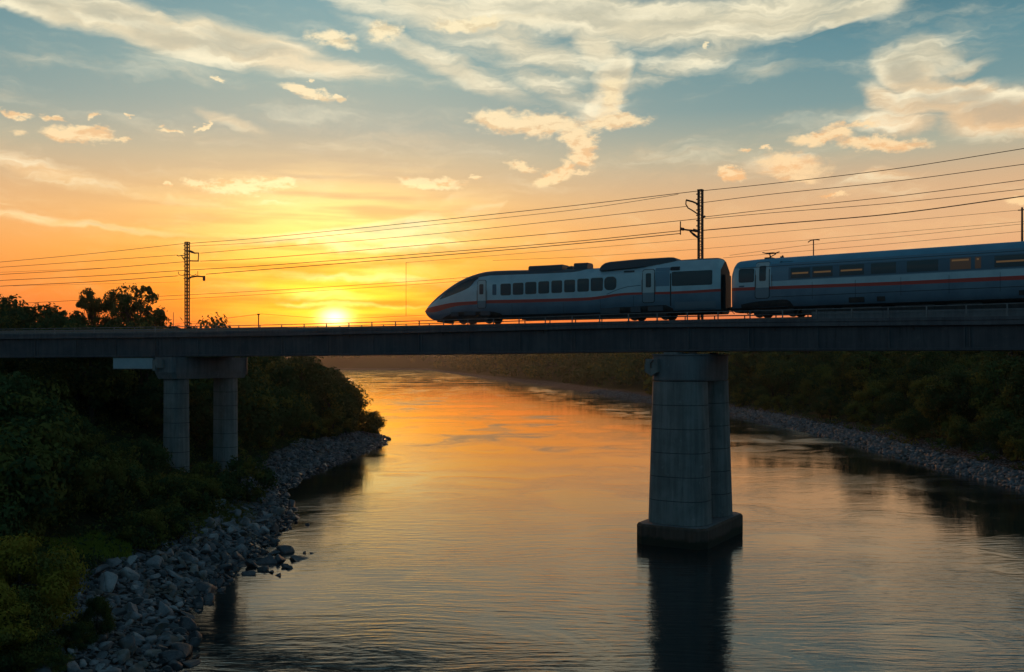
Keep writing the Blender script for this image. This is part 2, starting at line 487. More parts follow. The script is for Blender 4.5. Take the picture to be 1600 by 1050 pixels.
def water_mat():
    mt = bpy.data.materials.new('river_water')
    mt.use_nodes = True
    t = NT(mt.node_tree)
    b = t.n['Principled BSDF']
    b.inputs['Base Color'].default_value = (.012, .020, .022, 1)
    b.inputs['IOR'].default_value = 1.6
    b.inputs['Specular IOR Level'].default_value = .5
    g = t.new('ShaderNodeNewGeometry')
    P = g.outputs['Position']
    # current lines drift round the bend: bend the coordinates with a slow noise first
    wn = t.new('ShaderNodeTexNoise')
    t.put(wn.inputs['Vector'], P)
    wn.inputs['Scale'].default_value = .045
    wn.inputs['Detail'].default_value = 2
    wv = t.vm('SUBTRACT', wn.outputs['Color'], (.5, .5, .5))
    Pw = t.vm('ADD', P, t.vm('SCALE', wv, 7.0))
    # long gentle wavelets, crests roughly across the view
    a = t.noise(t.mapping(Pw, rot=(0, 0, R(12)), sca=(.34, 2.0, 1)), 1.0, 2, .5)
    a2 = t.noise(t.mapping(Pw, rot=(0, 0, R(-24)), sca=(.45, 2.6, 1)), 1.0, 2, .5)
    c2 = t.noise(t.mapping(Pw, rot=(0, 0, R(5)), sca=(2.0, 4.6, 1)), 1.0, 4, .6)
    # calm slicks and ruffled patches
    patch = t.rng(t.noise(t.mapping(Pw, rot=(0, 0, R(-22)), sca=(.016, .05, 1)), 1.0, 4, .55), .40, .62)
    far = t.m('DIVIDE', 60.0, t.m('MAXIMUM', t.vm('LENGTH', P), 40.0))     # swell is lower up the reach
    amp = t.m('MULTIPLY', t.m('ADD', .35, t.m('MULTIPLY', patch, .65)), t.m('ADD', .25, t.m('MULTIPLY', far, .75)))
    h = t.m('ADD', t.m('MULTIPLY', a, .45), t.m('MULTIPLY', a2, .30))
    h = t.m('ADD', h, t.m('MULTIPLY', c2, .19))
    bn = t.new('ShaderNodeBump')
    bn.inputs['Strength'].default_value = 1.0
    bn.inputs['Distance'].default_value = .062
    t.put(bn.inputs['Height'], t.m('MULTIPLY', h, amp))
    t.put(b.inputs['Normal'], bn.outputs[0])
    # wind-ruffled streaks drawn out along the current
    st = t.noise(t.mapping(Pw, rot=(0, 0, R(-12)), sca=(.055, .0075, 1)), 1.0, 5, .6)
    st = t.m('MULTIPLY', t.rng(st, .53, .66), t.rng(t.vm('LENGTH', P), 95, 170))
    t.put(b.inputs['Roughness'], t.m('ADD', t.m('ADD', .045, t.m('MULTIPLY', patch, .07)), t.m('MULTIPLY', st, .15)))
    return mt


M['ground'] = ground_mat()
M['water'] = water_mat()


# ---------------------------------------------------------------- mesh helpers
class MB:
    def __init__(s):
        s.v, s.f, s.mi = [], [], []

    def add(s, vs, fs, mi=0):
        o = len(s.v)
        s.v += [tuple(p) for p in vs]
        s.f += [tuple(i + o for i in f) for f in fs]
        s.mi += [mi] * len(fs)

    def box(s, c, d, mi=0, rz=0.0, m=None):
        x, y, z = (q / 2 for q in d)
        vs = [Vector((a * x, b * y, c_ * z)) for a in (-1, 1) for b in (-1, 1) for c_ in (-1, 1)]
        if rz:
            vs = [Matrix.Rotation(rz, 3, 'Z') @ v for v in vs]
        if m is not None:
            vs = [m @ v for v in vs]
        vs = [v + Vector(c) for v in vs]
        s.add(vs, [(0, 1, 3, 2), (4, 6, 7, 5), (0, 4, 5, 1), (2, 3, 7, 6), (0, 2, 6, 4), (1, 5, 7, 3)], mi)

    def bar(s, a, b, w, h=None, mi=0):
        a, b = Vector(a), Vector(b)
        d = b - a
        h = h or w
        q = d.to_track_quat('X', 'Z').to_matrix()
        s.box((a + b) / 2, (d.length, w, h), mi, m=q)

    def tube(s, pts, rad, n=8, mi=0, caps=True):
        pts = [Vector(p) for p in pts]
        rs = rad if isinstance(rad, (list, tuple)) else [rad] * len(pts)
        o = len(s.v)
        k = len(pts)
        prev = None
        for i, p in enumerate(pts):
            d = (pts[min(i + 1, k - 1)] - pts[max(i - 1, 0)])
            d = d.normalized() if d.length > 1e-9 else Vector((0, 0, 1))
            ref = Vector((0, 0, 1)) if abs(d.z) < .95 else Vector((1, 0, 0))
            if prev is not None:
                ref = prev
            u = (ref - d * ref.dot(d)).normalized()
            prev = u
            w = d.cross(u)
            for j in range(n):
                an = 2 * math.pi * j / n
                s.v.append(tuple(p + (u * math.cos(an) + w * math.sin(an)) * rs[i]))
        for i in range(k - 1):
            for j in range(n):
                a, b = o + i * n + j, o + i * n + (j + 1) % n
                s.f.append((a, b, b + n, a + n))
                s.mi.append(mi)
        if caps:
            s.f.append(tuple(o + j for j in range(n))[::-1])
            s.f.append(tuple(o + (k - 1) * n + j for j in range(n)))
            s.mi += [mi, mi]

    def rings(s, rings, mi=0, closed=True, caps=True):
        o = len(s.v)
        n = len(rings[0])
        for r in rings:
            s.v += [tuple(p) for p in r]
        for i in range(len(rings) - 1):
            for j in range(n if closed else n - 1):
                a, b = o + i * n + j, o + i * n + (j + 1) % n
                s.f.append((a, b, b + n, a + n))
                s.mi.append(mi)
        if caps:
            s.f.append(tuple(o + j for j in range(n))[::-1])
            s.f.append(tuple(o + (len(rings) - 1) * n + j for j in range(n)))
            s.mi += [mi, mi]

    def build(s, name, mats, parent=None, smooth=None, **tags):
        me = bpy.data.meshes.new(name)
        me.from_pydata(s.v, [], s.f)
        mats = mats if isinstance(mats, (list, tuple)) else [mats]
        for q in mats:
            me.materials.append(q)
        me.polygons.foreach_set('material_index', s.mi)
        bm = bmesh.new()
        bm.from_mesh(me)
        bmesh.ops.recalc_face_normals(bm, faces=bm.faces)
        bm.to_mesh(me)
        bm.free()
        if smooth:
            me.shade_smooth()
            me.set_sharp_from_angle(angle=R(smooth))
        o = bpy.data.objects.new(name, me)
        C.objects.link(o)
        if parent:
            o.parent = parent
        for k, v in tags.items():
            o[k] = v
        return o


def tag(o, label, cat, group=None):
    o['label'] = label
    o['category'] = cat
    if group:
        o['group'] = group
    return o


def thing(name, label, cat, loc=(0, 0, 0), rz=0.0, group=None):
    o = bpy.data.objects.new(name, None)
    C.objects.link(o)
    o.location = loc
    o.rotation_euler = (0, 0, rz)
    o.empty_display_size = .3
    return tag(o, label, cat, group)


def interp(x, tab):
    return float(np.interp(x, [a for a, b in tab], [b for a, b in tab]))


def smoothtab(x, tab):
    """Catmull-Rom through the table"""
    xs = [a for a, _ in tab]
    if x <= xs[0]:
        return tab[0][1]
    if x >= xs[-1]:
        return tab[-1][1]
    i = max(k for k in range(len(xs) - 1) if xs[k] <= x)
    x0, y0 = tab[i]
    x1, y1 = tab[i + 1]
    m0 = (y1 - tab[i - 1][1]) / (x1 - xs[i - 1]) if i > 0 else (y1 - y0) / (x1 - x0)
    m1 = (tab[i + 2][1] - y0) / (xs[i + 2] - x0) if i + 2 < len(xs) else (y1 - y0) / (x1 - x0)
    h = x1 - x0
    t = (x - x0) / h
    return (2*t**3-3*t*t+1)*y0 + (t**3-2*t*t+t)*h*m0 + (-2*t**3+3*t*t)*y1 + (t**3-t*t)*h*m1


def proj(p):
    return 800 + F * p[0] / p[1], YH - F * (p[2] - CAMZ) / p[1]


def at(px, py, Y):
    return Vector(((px - 800) * Y / F, Y, CAMZ + (YH - py) * Y / F))


# ---------------------------------------------------------------- numpy noise
def vnoise(x, y, seed=0):
    xi, yi = np.floor(x), np.floor(y)
    xf, yf = x - xi, y - yi
    u, v = xf * xf * (3 - 2 * xf), yf * yf * (3 - 2 * yf)

    def h(a, b):
        q = np.sin(a * 127.1 + b * 311.7 + seed * 74.7) * 43758.5453
        return q - np.floor(q)
    return (h(xi, yi) * (1 - u) + h(xi + 1, yi) * u) * (1 - v) + (h(xi, yi + 1) * (1 - u) + h(xi + 1, yi + 1) * u) * v


def fbm(x, y, seed=0, o=4):
    r, a, t = 0, .5, 0
    for i in range(o):
        r = r + vnoise(x * 2 ** i, y * 2 ** i, seed + i) * a
        t += a
        a *= .5
    return r / t - .5


# ---------------------------------------------------------------- terrain and river
XL = [(-100, -10), (0, -12.5), (36, -13.3), (41, -14.3), (46, -15.7), (50.5, -16.6), (55, -17.1), (61.4, -18.0), (66, -17.6), (70, -17.8), (75.3, -18.2), (82, -18.8),
      (86, -19.8), (93, -22.4), (99.7, -23.6), (111, -23.9), (127, -22.9), (142, -21.8), (155, -20.6), (168, -22.0), (176, -26), (190, -34), (250, -62), (400, -125), (800, -260),
      (1600, -700), (2000, -1700), (3400, -1800)]
XR = [(-100, 46), (0, 48), (60, 51), (100, 53), (133, 53.5), (173, 55.6), (240, 54), (317, 44), (420, 32), (570, 15), (740, -18), (1000, -55), (1660, -150), (1800, -500), (2000, -1650), (3400, -1750)]
ZL = [(-60, -2.2), (-8, -1.6), (-1, -.35), (0, 0), (1, .35), (4, 1.15), (7, 1.9), (11, 3.3), (20, 5.8), (35, 9.5), (60, 12.5), (120, 15), (300, 20), (2500, 40)]
ZR = [(-60, -2.2), (-8, -1.6), (-1, -.3), (0, 0), (1, .35), (3, .9), (6, 1.4), (9, 2.3), (20, 5.0), (40, 8.5), (70, 11), (150, 13), (400, 22), (2500, 40)]


def tb(x, tab):
    return np.interp(x, [a for a, b in tab], [b for a, b in tab])


def shores(Y):
    wob = 1.3 * fbm(Y / 5.0, Y * 0, 5) + .5 * fbm(Y / 1.7, Y * 0, 9)
    k = np.clip((Y - 20) / 20, 0, 1)
    return tb(Y, XL) + wob * k, tb(Y, XR) + wob * .7


def height(X, Y):
    X, Y = np.asarray(X, float), np.asarray(Y, float)
    l, r = shores(Y)
    dl, dr = l - X, X - r
    zl, zr = tb(dl, ZL), tb(dr, ZR)
    far = np.clip((Y - 350) / 900, 0, 1)
    z = np.maximum(zl, zr)
    inl = np.clip(np.maximum(dl, dr) / 30, 0, 1)
    z = z + inl * far * 9 + inl * 2.4 * fbm(X / 22, Y / 22, 3) + np.clip(np.maximum(dl, dr) / 8, 0, 1) * .5 * fbm(X / 4, Y / 4, 4)
    return z


def hz(x, y):
    return float(height(x, y))


def axis(parts):
    out = []
    for a, b, s in parts:
        out += list(np.arange(a, b, s))
    out.append(parts[-1][1])
    return np.array(out)


def build_terrain():
    xs = axis([(-2200, -300, 60), (-300, -120, 8), (-120, -75, 3), (-75, -12, .9), (-12, 40, 4), (40, 110, 1.5), (110, 200, 5), (200, 2000, 60)])
    ys = axis([(-140, 20, 12), (20, 36, 2), (36, 190, 1.0), (190, 340, 3), (340, 1000, 12), (1000, 3300, 60)])
    X, Y = np.meshgrid(xs, ys)
    Z = height(X, Y)
    nx, ny = len(xs), len(ys)
    vs = np.stack([X, Y, Z], -1).reshape(-1, 3)
    i = np.arange(nx * ny).reshape(ny, nx)
    fs = np.stack([i[:-1, :-1], i[:-1, 1:], i[1:, 1:], i[1:, :-1]], -1).reshape(-1, 4)
    me = bpy.data.meshes.new('terrain')
    me.from_pydata(vs.tolist(), [], fs.tolist())
    me.shade_smooth()
    me.materials.append(M['ground'])
    o = bpy.data.objects.new('terrain', me)
    o['kind'] = 'structure'
    C.objects.link(o)
    b = MB()
    b.add([(-2200, -140, 0), (2000, -140, 0), (2000, 3300, 0), (-2200, 3300, 0)], [(0, 1, 2, 3)])
    w = b.build('river', M['water'])
    w['kind'] = 'structure'


build_terrain()

# ---------------------------------------------------------------- bridge alignment
HT = [(-500, 2.70), (-200, 2.74), (0, 2.78), (400, 2.84), (640, 2.95), (850, 3.04), (1000, 3.07), (1200, 2.97), (1400, 2.86), (1600, 2.76), (2100, 2.7)]
HB = [(-500, .3), (0, .40), (400, .53), (640, .61), (900, .72), (1120, .78), (1600, .70), (2100, .65)]


def sx(x):
    return 15.5 + .003 * x + 2.2e-6 * x * x


def edge(x):
    s = sx(x)
    return Vector(((x - 800) / s, F / s, 0))


def frame(x):
    t = (edge(x + 2) - edge(x - 2)).normalized()
    return edge(x), t, Vector((-t.y, t.x, 0))      # point, along (to the right), away from camera


def bp(x, o, z=0.0):
    p, t, n = frame(x)
    q = p + n * o
    return Vector((q.x, q.y, z))


def solve(px, o):
    lo, hi = -900.0, 2600.0
    for _ in range(50):
        m_ = (lo + hi) / 2
        if proj(bp(m_, o, 14))[0] < px:
            lo = m_
        else:
            hi = m_
    return (lo + hi) / 2


ZT = lambda x: CAMZ + smoothtab(x, HT)
ZB = lambda x: CAMZ + smoothtab(x, HB)
XS = list(np.arange(-520, 2120, 15.0))


def sweep(sec, mi=0, mb=None, xs=None):
    mb = mb or MB()
    rings = []
    for x in (xs or XS):
        rings.append([bp(x, o, (ZT(x) if k == 't' else ZB(x)) + dz) for o, k, dz in sec])
    mb.rings(rings, mi)
    return mb


def arclen(step, x0=-500, x1=2100):
    """stations every step metres along the front edge"""
    out, acc, x = [x0], 0.0, x0
    while x < x1:
        x += 1.0
        acc += (edge(x) - edge(x - 1)).length
        if acc >= step:
            out.append(x)
            acc -= step
    return out


DW = 6.2      # deck width
BR_G = 'railway bridge'
br = thing('railway_bridge', 'long dark concrete girder railway bridge curving low across the river', 'bridge', bp(700, DW / 2, 0))
BO = Vector(br.location)


def rel(o):
    o.parent = br
    o.matrix_parent_inverse = Matrix.Translation(-BO)
    return o


# cornice with a drip groove, deck slab on top
rel(sweep([(0, 't', 0), (0, 't', -.20), (.05, 't', -.22), (.05, 't', -.26), (0, 't', -.28), (0, 't', -.50), (.30, 't', -.56), (DW - .3, 't', -.56), (DW, 't', -.50), (DW, 't', 0),
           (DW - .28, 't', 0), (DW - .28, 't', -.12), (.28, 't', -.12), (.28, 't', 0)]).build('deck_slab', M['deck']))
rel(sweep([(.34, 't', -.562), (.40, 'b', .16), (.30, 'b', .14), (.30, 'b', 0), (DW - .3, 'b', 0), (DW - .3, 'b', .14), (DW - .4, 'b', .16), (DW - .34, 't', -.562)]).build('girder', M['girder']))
for k, x in enumerate(arclen(4.7)):
    if -120 < x < 1800:
        b = MB()
        for sgn in ((0,) if k % 3 else (-.16, .16)):
            p, t, n = frame(x)
            p = p + t * sgn
            for zz in [0]:
                a = p + n * .335
                c_ = (ZT(x) - .562 + ZB(x) + .16) / 2
                hh = (ZT(x) - .562) - (ZB(x) + .16) - .004
                b.box((a.x, a.y, c_), (.07, .10, hh), rz=math.atan2(t.y, t.x))
        rel(b.build('stiffener', M['deck']))
# short drain spouts under the cornice
for x in arclen(9.4, -495):
    if -60 < x < 1700:
        p, t_, n = frame(x + 30)
        b = MB()
        b.tube([Vector((p.x, p.y, ZT(x + 30) - .52)) + n * .2, Vector((p.x, p.y, ZT(x + 30) - .78)) + n * .2], .045, 8)
        rel(b.build('drain_spout', M['darksteel']))
# track on the deck
ZRAIL = CAMZ + 3.17
OC = 2.75     # track centre offset
b = MB()
rg = []
for x in XS:
    zt = ZT(x) - .119
    top = max(ZRAIL - .19, zt + .1)
    rg.append([bp(x, OC - 1.75, zt), bp(x, OC - 1.35, top), bp(x, OC + 1.35, top), bp(x, OC + 1.75, zt)])
b.rings(rg)
rel(b.build('track_bed', M['ballast']))
for g in (-.75, .75):
    b = MB()
    b.rings([[bp(x, OC + g - .035, ZRAIL - .188), bp(x, OC + g - .035, ZRAIL), bp(x, OC + g + .035, ZRAIL), bp(x, OC + g + .035, ZRAIL - .188)] for x in XS])
    rel(b.build('rail', M['rail']))


def railing(name, off, label, hfun, mid):
    root = thing(name, label, 'railing', bp(700, off, ZT(700)))
    O = Vector(root.location)
    st = [x for x in arclen(2.35) if -60 < x < 1720]
    mt = M['steel']
    for zz, nm, r in ((1.0, 'top_rail', .032),) + (((.52, 'middle_rail', .022),) if mid else ()):
        b = MB()
        b.tube([bp(x, off, ZT(x) + hfun(x) * zz) - O for x in np.arange(-80, 1740, 12.0)], r, 6)
        b.build(nm, mt, root, smooth=50)
    for x in st:
        p, t, n = frame(x)
        b = MB()
        q = bp(x, off, ZT(x) + hfun(x) / 2 + .002) - O
        b.box(q, (.08, .06, hfun(x)), rz=math.atan2(t.y, t.x))
        b.box((q.x, q.y, ZT(x) - O.z + .017), (.16, .14, .03), rz=math.atan2(t.y, t.x))
        b.build('post', mt, root)
    return root


hf = lambda x: interp(x, [(0, .5), (400, .5), (800, .52), (1200, .62), (1600, .78)])
railing('bridge_railing', .12, 'low steel post and pipe railing along the near edge of the bridge', hf, True)
railing('bridge_railing', DW - .12, 'low steel pipe railing along the far edge of the bridge behind the track', lambda x: .55, False)


# low concrete upstand beside the track, on the right part of the bridge
xs_ = [x for x in XS if x > 1262]
rel(sweep([(.42, 't', -.118), (.42, 't', .50), (.60, 't', .50), (.60, 't', -.118)], xs=xs_).build('parapet_upstand', M['cap']))


# ---------------------------------------------------------------- piers
def sring(cx, cy, rx, ry, z, n=3.0, k=40):
    out = []
    for i in range(k):
        a = 2 * math.pi * i / k
        c, s_ = math.cos(a), math.sin(a)
        out.append(Vector((cx + rx * math.copysign(abs(c) ** (2 / n), c), cy + ry * math.copysign(abs(s_) ** (2 / n), s_), z)))
    return out


def column(parent, cy, z0, z1, rx0, ry0, rx1, ry1, lifts, n=3.2):
    b = MB()
    rg = []
    zs = list(np.linspace(z0, z1, lifts + 1))

    def dims(z):
        q = (z - z0) / (z1 - z0)
        return rx0 + (rx1 - rx0) * q, ry0 + (ry1 - ry0) * q
    for i in range(lifts):
        a, c = zs[i], zs[i + 1]
        for z, ins in ((a + .025, 0), (c - .025, 0), (c - .02, .035), (c + .02, .035)):
            if i == lifts - 1 and ins:
                continue
            dx, dy = dims(z)
            rg.append(sring(0, cy, dx - ins, dy - ins, z, n))
    b.rings(rg)
    o = b.build('column', M['pier'], parent, smooth=35)
    # the groove faces are set to the darker joint colour
    o.data.materials.append(M['joint'])
    for p in o.data.polygons:
        if len(p.vertices) == 4:
            zc = p.center.z
            for z in zs[1:-1]:
                if abs(zc - z) < .024:
                    p.material_index = 1
    return o


def bearing(parent, x, y, z, s=.5):
    b = MB()
    b.box((x, y, z), (s, s, .12))
    b.build('bearing', M['darksteel'], parent)


PA = R(-31)
# main pier in the water
mp = thing('bridge_pier', 'big twin column concrete pier on a brown footing in the middle of the river', 'bridge pier', (13.6, 72.8, 0), PA)
column(mp, -2.35, 1.48, 11.86, 2.28, 1.80, 1.96, 1.55, 6, 2.7)
column(mp, 2.35, 1.48, 11.86, 2.28, 1.80, 1.96, 1.55, 6, 2.7)
b = MB()


def octo(w, l, c, z, cy=0):
    return [Vector((x, y + cy, z)) for x, y in ((-w, -l + c), (-w + c, -l), (w - c, -l), (w, -l + c), (w, l - c), (w - c, l), (-w + c, l), (-w, l - c))]


b.rings([octo(2.72, 4.62, .62, -2.0), octo(2.72, 4.62, .62, 1.3), octo(2.62, 4.52, .60, 1.46)])
b.build('footing', M['footing'], mp)
b = MB()
b.rings([octo(2.6, 4.5, .60, 1.462), octo(2.5, 4.35, .58, 1.475)])
b.build('footing_top', M['cap'], mp)
b = MB()
zc0, zc1 = 11.87, 13.86
b.rings([sring(0, 0, 1.98, 3.9, zc0, 4), sring(0, 0, 2.06, 4.0, zc0 + .12, 4), sring(0, 0, 2.06, 4.0, zc1 - .1, 4), sring(0, 0, 2.12, 4.1, zc1 - .08, 4), sring(0, 0, 2.12, 4.1, zc1, 4)])
b.build('pier_cap', M['cap'], mp, smooth=35)
b = MB()
b.box((-1.45, -3.9, 13.15), (.95, .75, .7))
b.rings([[Vector((-1.45 + .58 * math.cos(a), -3.95 + dy, 12.85 + .58 * math.sin(a))) for a in [R(30 + 60 * i) for i in range(6)]] for dy in (-.42, .35)])
b.build('drain_box', M['pier'], mp)
b = MB()
b.tube([(-1.45, -4.42, 12.85), (-1.45, -4.42, 13.2), (-1.25, -4.42, 13.4)], .05, 6)
b.build('drain_pipe', M['darksteel'], mp)
for yy in (-2.3, 2.2):
    for xx in (-1, 1):
        bearing(mp, xx, yy, 13.935)
b = MB()
b.box((-.6, -1.9, 13.93), (1.1, 1.6, .13))
b.build('bearing_plinth', M['pier'], mp)
# pier standing on the left bank
zg = 3.1
lp = thing('bridge_pier', 'pale twin column concrete pier standing among bushes on the left bank', 'bridge pier', (-30.5, 94.7, zg), PA)


def lcol(cy):
    column(lp, cy, -1.2, 8.55, 1.22, 1.0, 1.16, .95, 7, 2.8)


lcol(-3.2)
lcol(2.9)
b = MB()
b.rings([octo(1.35, 4.45, .3, 8.56), octo(1.45, 4.75, .3, 9.2), octo(1.45, 4.75, .3, 10.62)])
b.build('pier_cap', M['cap'], lp)
for i in range(5):
    b = MB()
    b.box((-1.46, -3.6 + i * 1.8, 9.9), (.05, .06, 1.35))
    b.build('cap_rib', M['joint'], lp)
b = MB()
b.box((-.5, -4.8, 10.0), (1.3, .5, .8))
b.box((-.8, -4.95, 9.6), (.4, .4, .5))
b.build('drain_box', M['pier'], lp)
b = MB()
b.tube([(1.5, 4.3, 10.5), (1.5, 4.3, 8.9)], .07, 6)
b.build('drain_pipe', M['steel'], lp)
for yy in (-3, 3):
    bearing(lp, 0, yy, 10.68, .8)
# pale service panel hung under the girder, left of that pier
pa, pb = solve(178, .6), solve(240, .6)
p0, t0, n0 = frame((pa + pb) / 2)
c0 = bp((pa + pb) / 2, .75, 0)
L = (bp(pa, .6) - bp(pb, .6)).length
sp = thing('service_panel', 'pale blue grey rectangular panel box hanging under the bridge beside the left pier', 'panel box', (c0.x, c0.y, ZB(pa) - 1.18), math.atan2(t0.y, t0.x))
b = MB()
b.box((0, 0, .59), (L, .55, 1.06))
b.build('panel_body', M['plate'], sp)
for q in (-.42, .42):
    b = MB()
    b.box((q * L, .1, 1.14), (.08, .08, .11))
    b.build('hanger', M['darksteel'], sp)
for zz in (.03, 1.09):
    b = MB()
    b.box((0, -.285, zz), (L + .06, .02, .055))
    b.build('panel_rim', M['steel'], sp)


# ---------------------------------------------------------------- the train
class Car:
    """a carriage: local x runs along it to the right, local -y faces the camera, z = 0 on the rail head"""

    def __init__(s, pxa, pxb, name, label):
        a, b_ = bp(solve(pxa, OC), OC), bp(solve(pxb, OC), OC)
        s.o = Vector((a.x, a.y, ZRAIL))
        d = (b_ - a)
        s.L = d.length
        s.d = d.normalized()
        s.n = Vector((-s.d.y, s.d.x, 0))
        s.root = thing(name, label, 'train carriage', s.o, math.atan2(s.d.y, s.d.x))
        s.T = s.B = s.Wd = s.N = None

    def hitplane(s, px, py, off):
        """where the sight line meets the vertical plane at local y = off"""
        r = Vector(((px - 800) / F, 1, (YH - py) / F))
        c = Vector((0, 0, CAMZ))
        p0 = s.o + s.n * off
        k = (p0 - c).dot(s.n) / r.dot(s.n)
        q = c + r * k - s.o
        return q.dot(s.d), q.z

    def half(s, u, z):
        T, B, W, N = s.T(u), s.B(u), s.Wd(u), s.N(u)
        t = min(max((z - B) / max(T - B, .01), 0), 1)
        lo = .30
        hi = .62
        if t < lo:
            q = (lo - t) / lo
            return W * (1 - .10 * q ** 2) * ((1 - q ** (N * 2.2)) ** (1 / (N * 1.2)) if q < 1 else 0)
        if t <= hi:
            return W
        q = (t - hi) / (1 - hi)
        return W * (1 - q ** N) ** (1 / N) if q < 1 else 0

    def hit(s, px, py):
        off = -1.45
        for _ in range(6):
            u, z = s.hitplane(px, py, off)
            off = -max(s.half(u, z), .05)
        return u, z

    def tab(s, pts, centre=False):
        return sorted((s.hitplane(x, y, 0) if centre else s.hit(x, y)) for x, y in pts)

    def loft(s, name, us, bands, mats, ends=True):
        """bands: list of functions of u giving rising z levels; mats index per band"""
        mb = MB()
        rings, tags_ = [], None
        for u in us:
            T, B = s.T(u), s.B(u)
            lv = [B] + [min(max(f(u), B + .001), T - .001) for f in bands] + [T]
            for i in range(1, len(lv)):
                lv[i] = max(lv[i], lv[i - 1] + 1e-4)
            lv[-1] = max(T, lv[-2] + 1e-4)
            zs, tg = [], []
            for i in range(len(lv) - 1):
                k = 6 if i in (0, len(lv) - 2) else 3
                for j in range(k):
                    q = j / k
                    if i == 0:
                        q = q ** 1.8
                    if i == len(lv) - 2:
                        q = 1 - (1 - q) ** 2.2
                    zs.append(lv[i] + (lv[i + 1] - lv[i]) * q)
                    tg.append(i)
            zs.append(lv[-1])
            tags_ = tg
            front = [Vector((u, -s.half(u, z), z)) for z in zs]
            back = [Vector((u, s.half(u, z), z)) for z in zs[1:-1]][::-1]
            rings.append(front + back)
        n = len(rings[0])
        nf = len(tags_)
        o = len(mb.v)
        for r in rings:
            mb.v += [tuple(p) for p in r]
        for i in range(len(rings) - 1):
            for j in range(n):
                a, b_ = o + i * n + j, o + i * n + (j + 1) % n
                mb.f.append((a, b_, b_ + n, a + n))
                band = tags_[j] if j < nf else tags_[min(max(2 * nf - 1 - j, 0), nf - 1)]
                mb.mi.append(mats[1][band])
        if ends:
            mb.f.append(tuple(o + (len(rings) - 1) * n + j for j in range(n)))
            mb.mi.append(mats[2])
            mb.f.append(tuple(o + j for j in range(n))[::-1])
            mb.mi.append(mats[2])
        return mb.build(name, mats[0], s.root, smooth=32)

    def patch(s, name, lo, hi, mat, off=.012, rows=4, cols=14, parent=None, both=False):
        """a thin shell lying on the body side between two (u, z) polylines; mirrored on the far side"""
        mb = MB()
        u0, u1 = max(lo[0][0], hi[0][0]), min(lo[-1][0], hi[-1][0])
        for sg in ((-1, 1) if both else (-1,)):
            for o_, flip in ((off, 0),):
                grid = []
                for i in range(cols + 1):
                    q = i / cols
                    u = u0 + (u1 - u0) * (.5 - .5 * math.cos(math.pi * q))
                    a, b_ = tb(u, lo), tb(u, hi)
                    b_ = max(b_, a + .002)
                    col = []
                    for j in range(rows + 1):
                        z = a + (b_ - a) * j / rows
                        col.append(Vector((u, sg * (s.half(u, z) + o_), z)))
                    inn0 = Vector((u, sg * (s.half(u, a) - .01), a))
                    inn1 = Vector((u, sg * (s.half(u, b_) - .01), b_))
                    grid.append([inn0] + col + [inn1])
                mb.rings(grid, 0, closed=True, caps=True)
        return mb.build(name, mat, parent or s.root, smooth=40)

    def rrect(s, x0, x1, ya0, ya1, yb0=None, yb1=None, r=.12, grow=0.0):
        """rounded window outline from picture corners: left x, right x, top y at left/right..., returns lo, hi polylines"""
        yb0 = ya0 if yb0 is None else yb0
        yb1 = ya1 if yb1 is None else yb1
        ul, zt0 = s.hit(x0, ya0)
        _, zb0 = s.hit(x0, ya1)
        ur, zt1 = s.hit(x1, yb0)
        _, zb1 = s.hit(x1, yb1)
        zt, zb = (zt0 + zt1) / 2 + grow, (zb0 + zb1) / 2 - grow
        ul, ur = ul - grow, ur + grow
        r = min(r, (ur - ul) * .45, (zt - zb) * .45)
        lo, hi = [], []
        for i in range(7):
            a = R(90 * i / 6)
            lo.append((ul + r - r * math.cos(a), zb + r - r * math.sin(a)))
            hi.append((ul + r - r * math.cos(a), zt - r + r * math.sin(a)))
        for i in range(7):
            a = R(90 * (6 - i) / 6)
            lo.append((ur - r + r * math.cos(a), zb + r - r * math.sin(a)))
            hi.append((ur - r + r * math.cos(a), zt - r + r * math.sin(a)))
        fix = lambda l: [(u + i * 1e-6, z) for i, (u, z) in enumerate(l)]
        return fix(lo), fix(hi)


def bogie(car, u, wheels=(-1.25, 1.25)):
    """bogie: side frames, axle boxes, springs as one part; each wheelset its own part"""
    root = car.root
    b = MB()
    for sg in (-1, 1):
        y = sg * 1.10
        b.box((u, y, .60), (3.5, .12, .16))
        b.box((u, y, .72), (1.3, .16, .14))
        b.box((u, y, .40), (2.1, .14, .26))
        b.box((u - 1.25, y, .36), (.5, .13, .3))
        b.box((u + 1.25, y, .36), (.5, .13, .3))
        b.bar((u - 1.75, y, .62), (u - 1.3, y, .45), .12)
        b.bar((u + 1.75, y, .62), (u + 1.3, y, .45), .12)
        for w in wheels:
            b.box((u + w, y + sg * .03, .46), (.36, .22, .30))
            b.tube([(u + w, y, .60), (u + w, y, .86)], .11, 8)
        b.tube([(u - .35, y + sg * .08, .74), (u - .35, y + sg * .08, 1.0)], .16, 10)
        b.tube([(u + .35, y + sg * .08, .74), (u + .35, y + sg * .08, 1.0)], .16, 10)
        b.tube([(u - 1.5, y + sg * .14, .82), (u - .5, y + sg * .14, .70)], .045, 6)
    b.box((u, 0, .62), (.6, 2.1, .2))
    b.build('bogie', M['t_dark'], root)
    for w in wheels:
        m = MB()
        for sg in (-1, 1):
            y = sg * .75
            k = 22
            rg = []
            for yy, r in ((y - .065, .44), (y + .065, .46)):
                rg.append([Vector((u + w + r * math.cos(2 * math.pi * i / k), yy, .46 + r * math.sin(2 * math.pi * i / k))) for i in range(k)])
            m.rings(rg)
        m.tube([(u + w, -.9, .46), (u + w, .9, .46)], .09, 8)
        m.build('wheelset', M['t_wheel'], root, smooth=40)


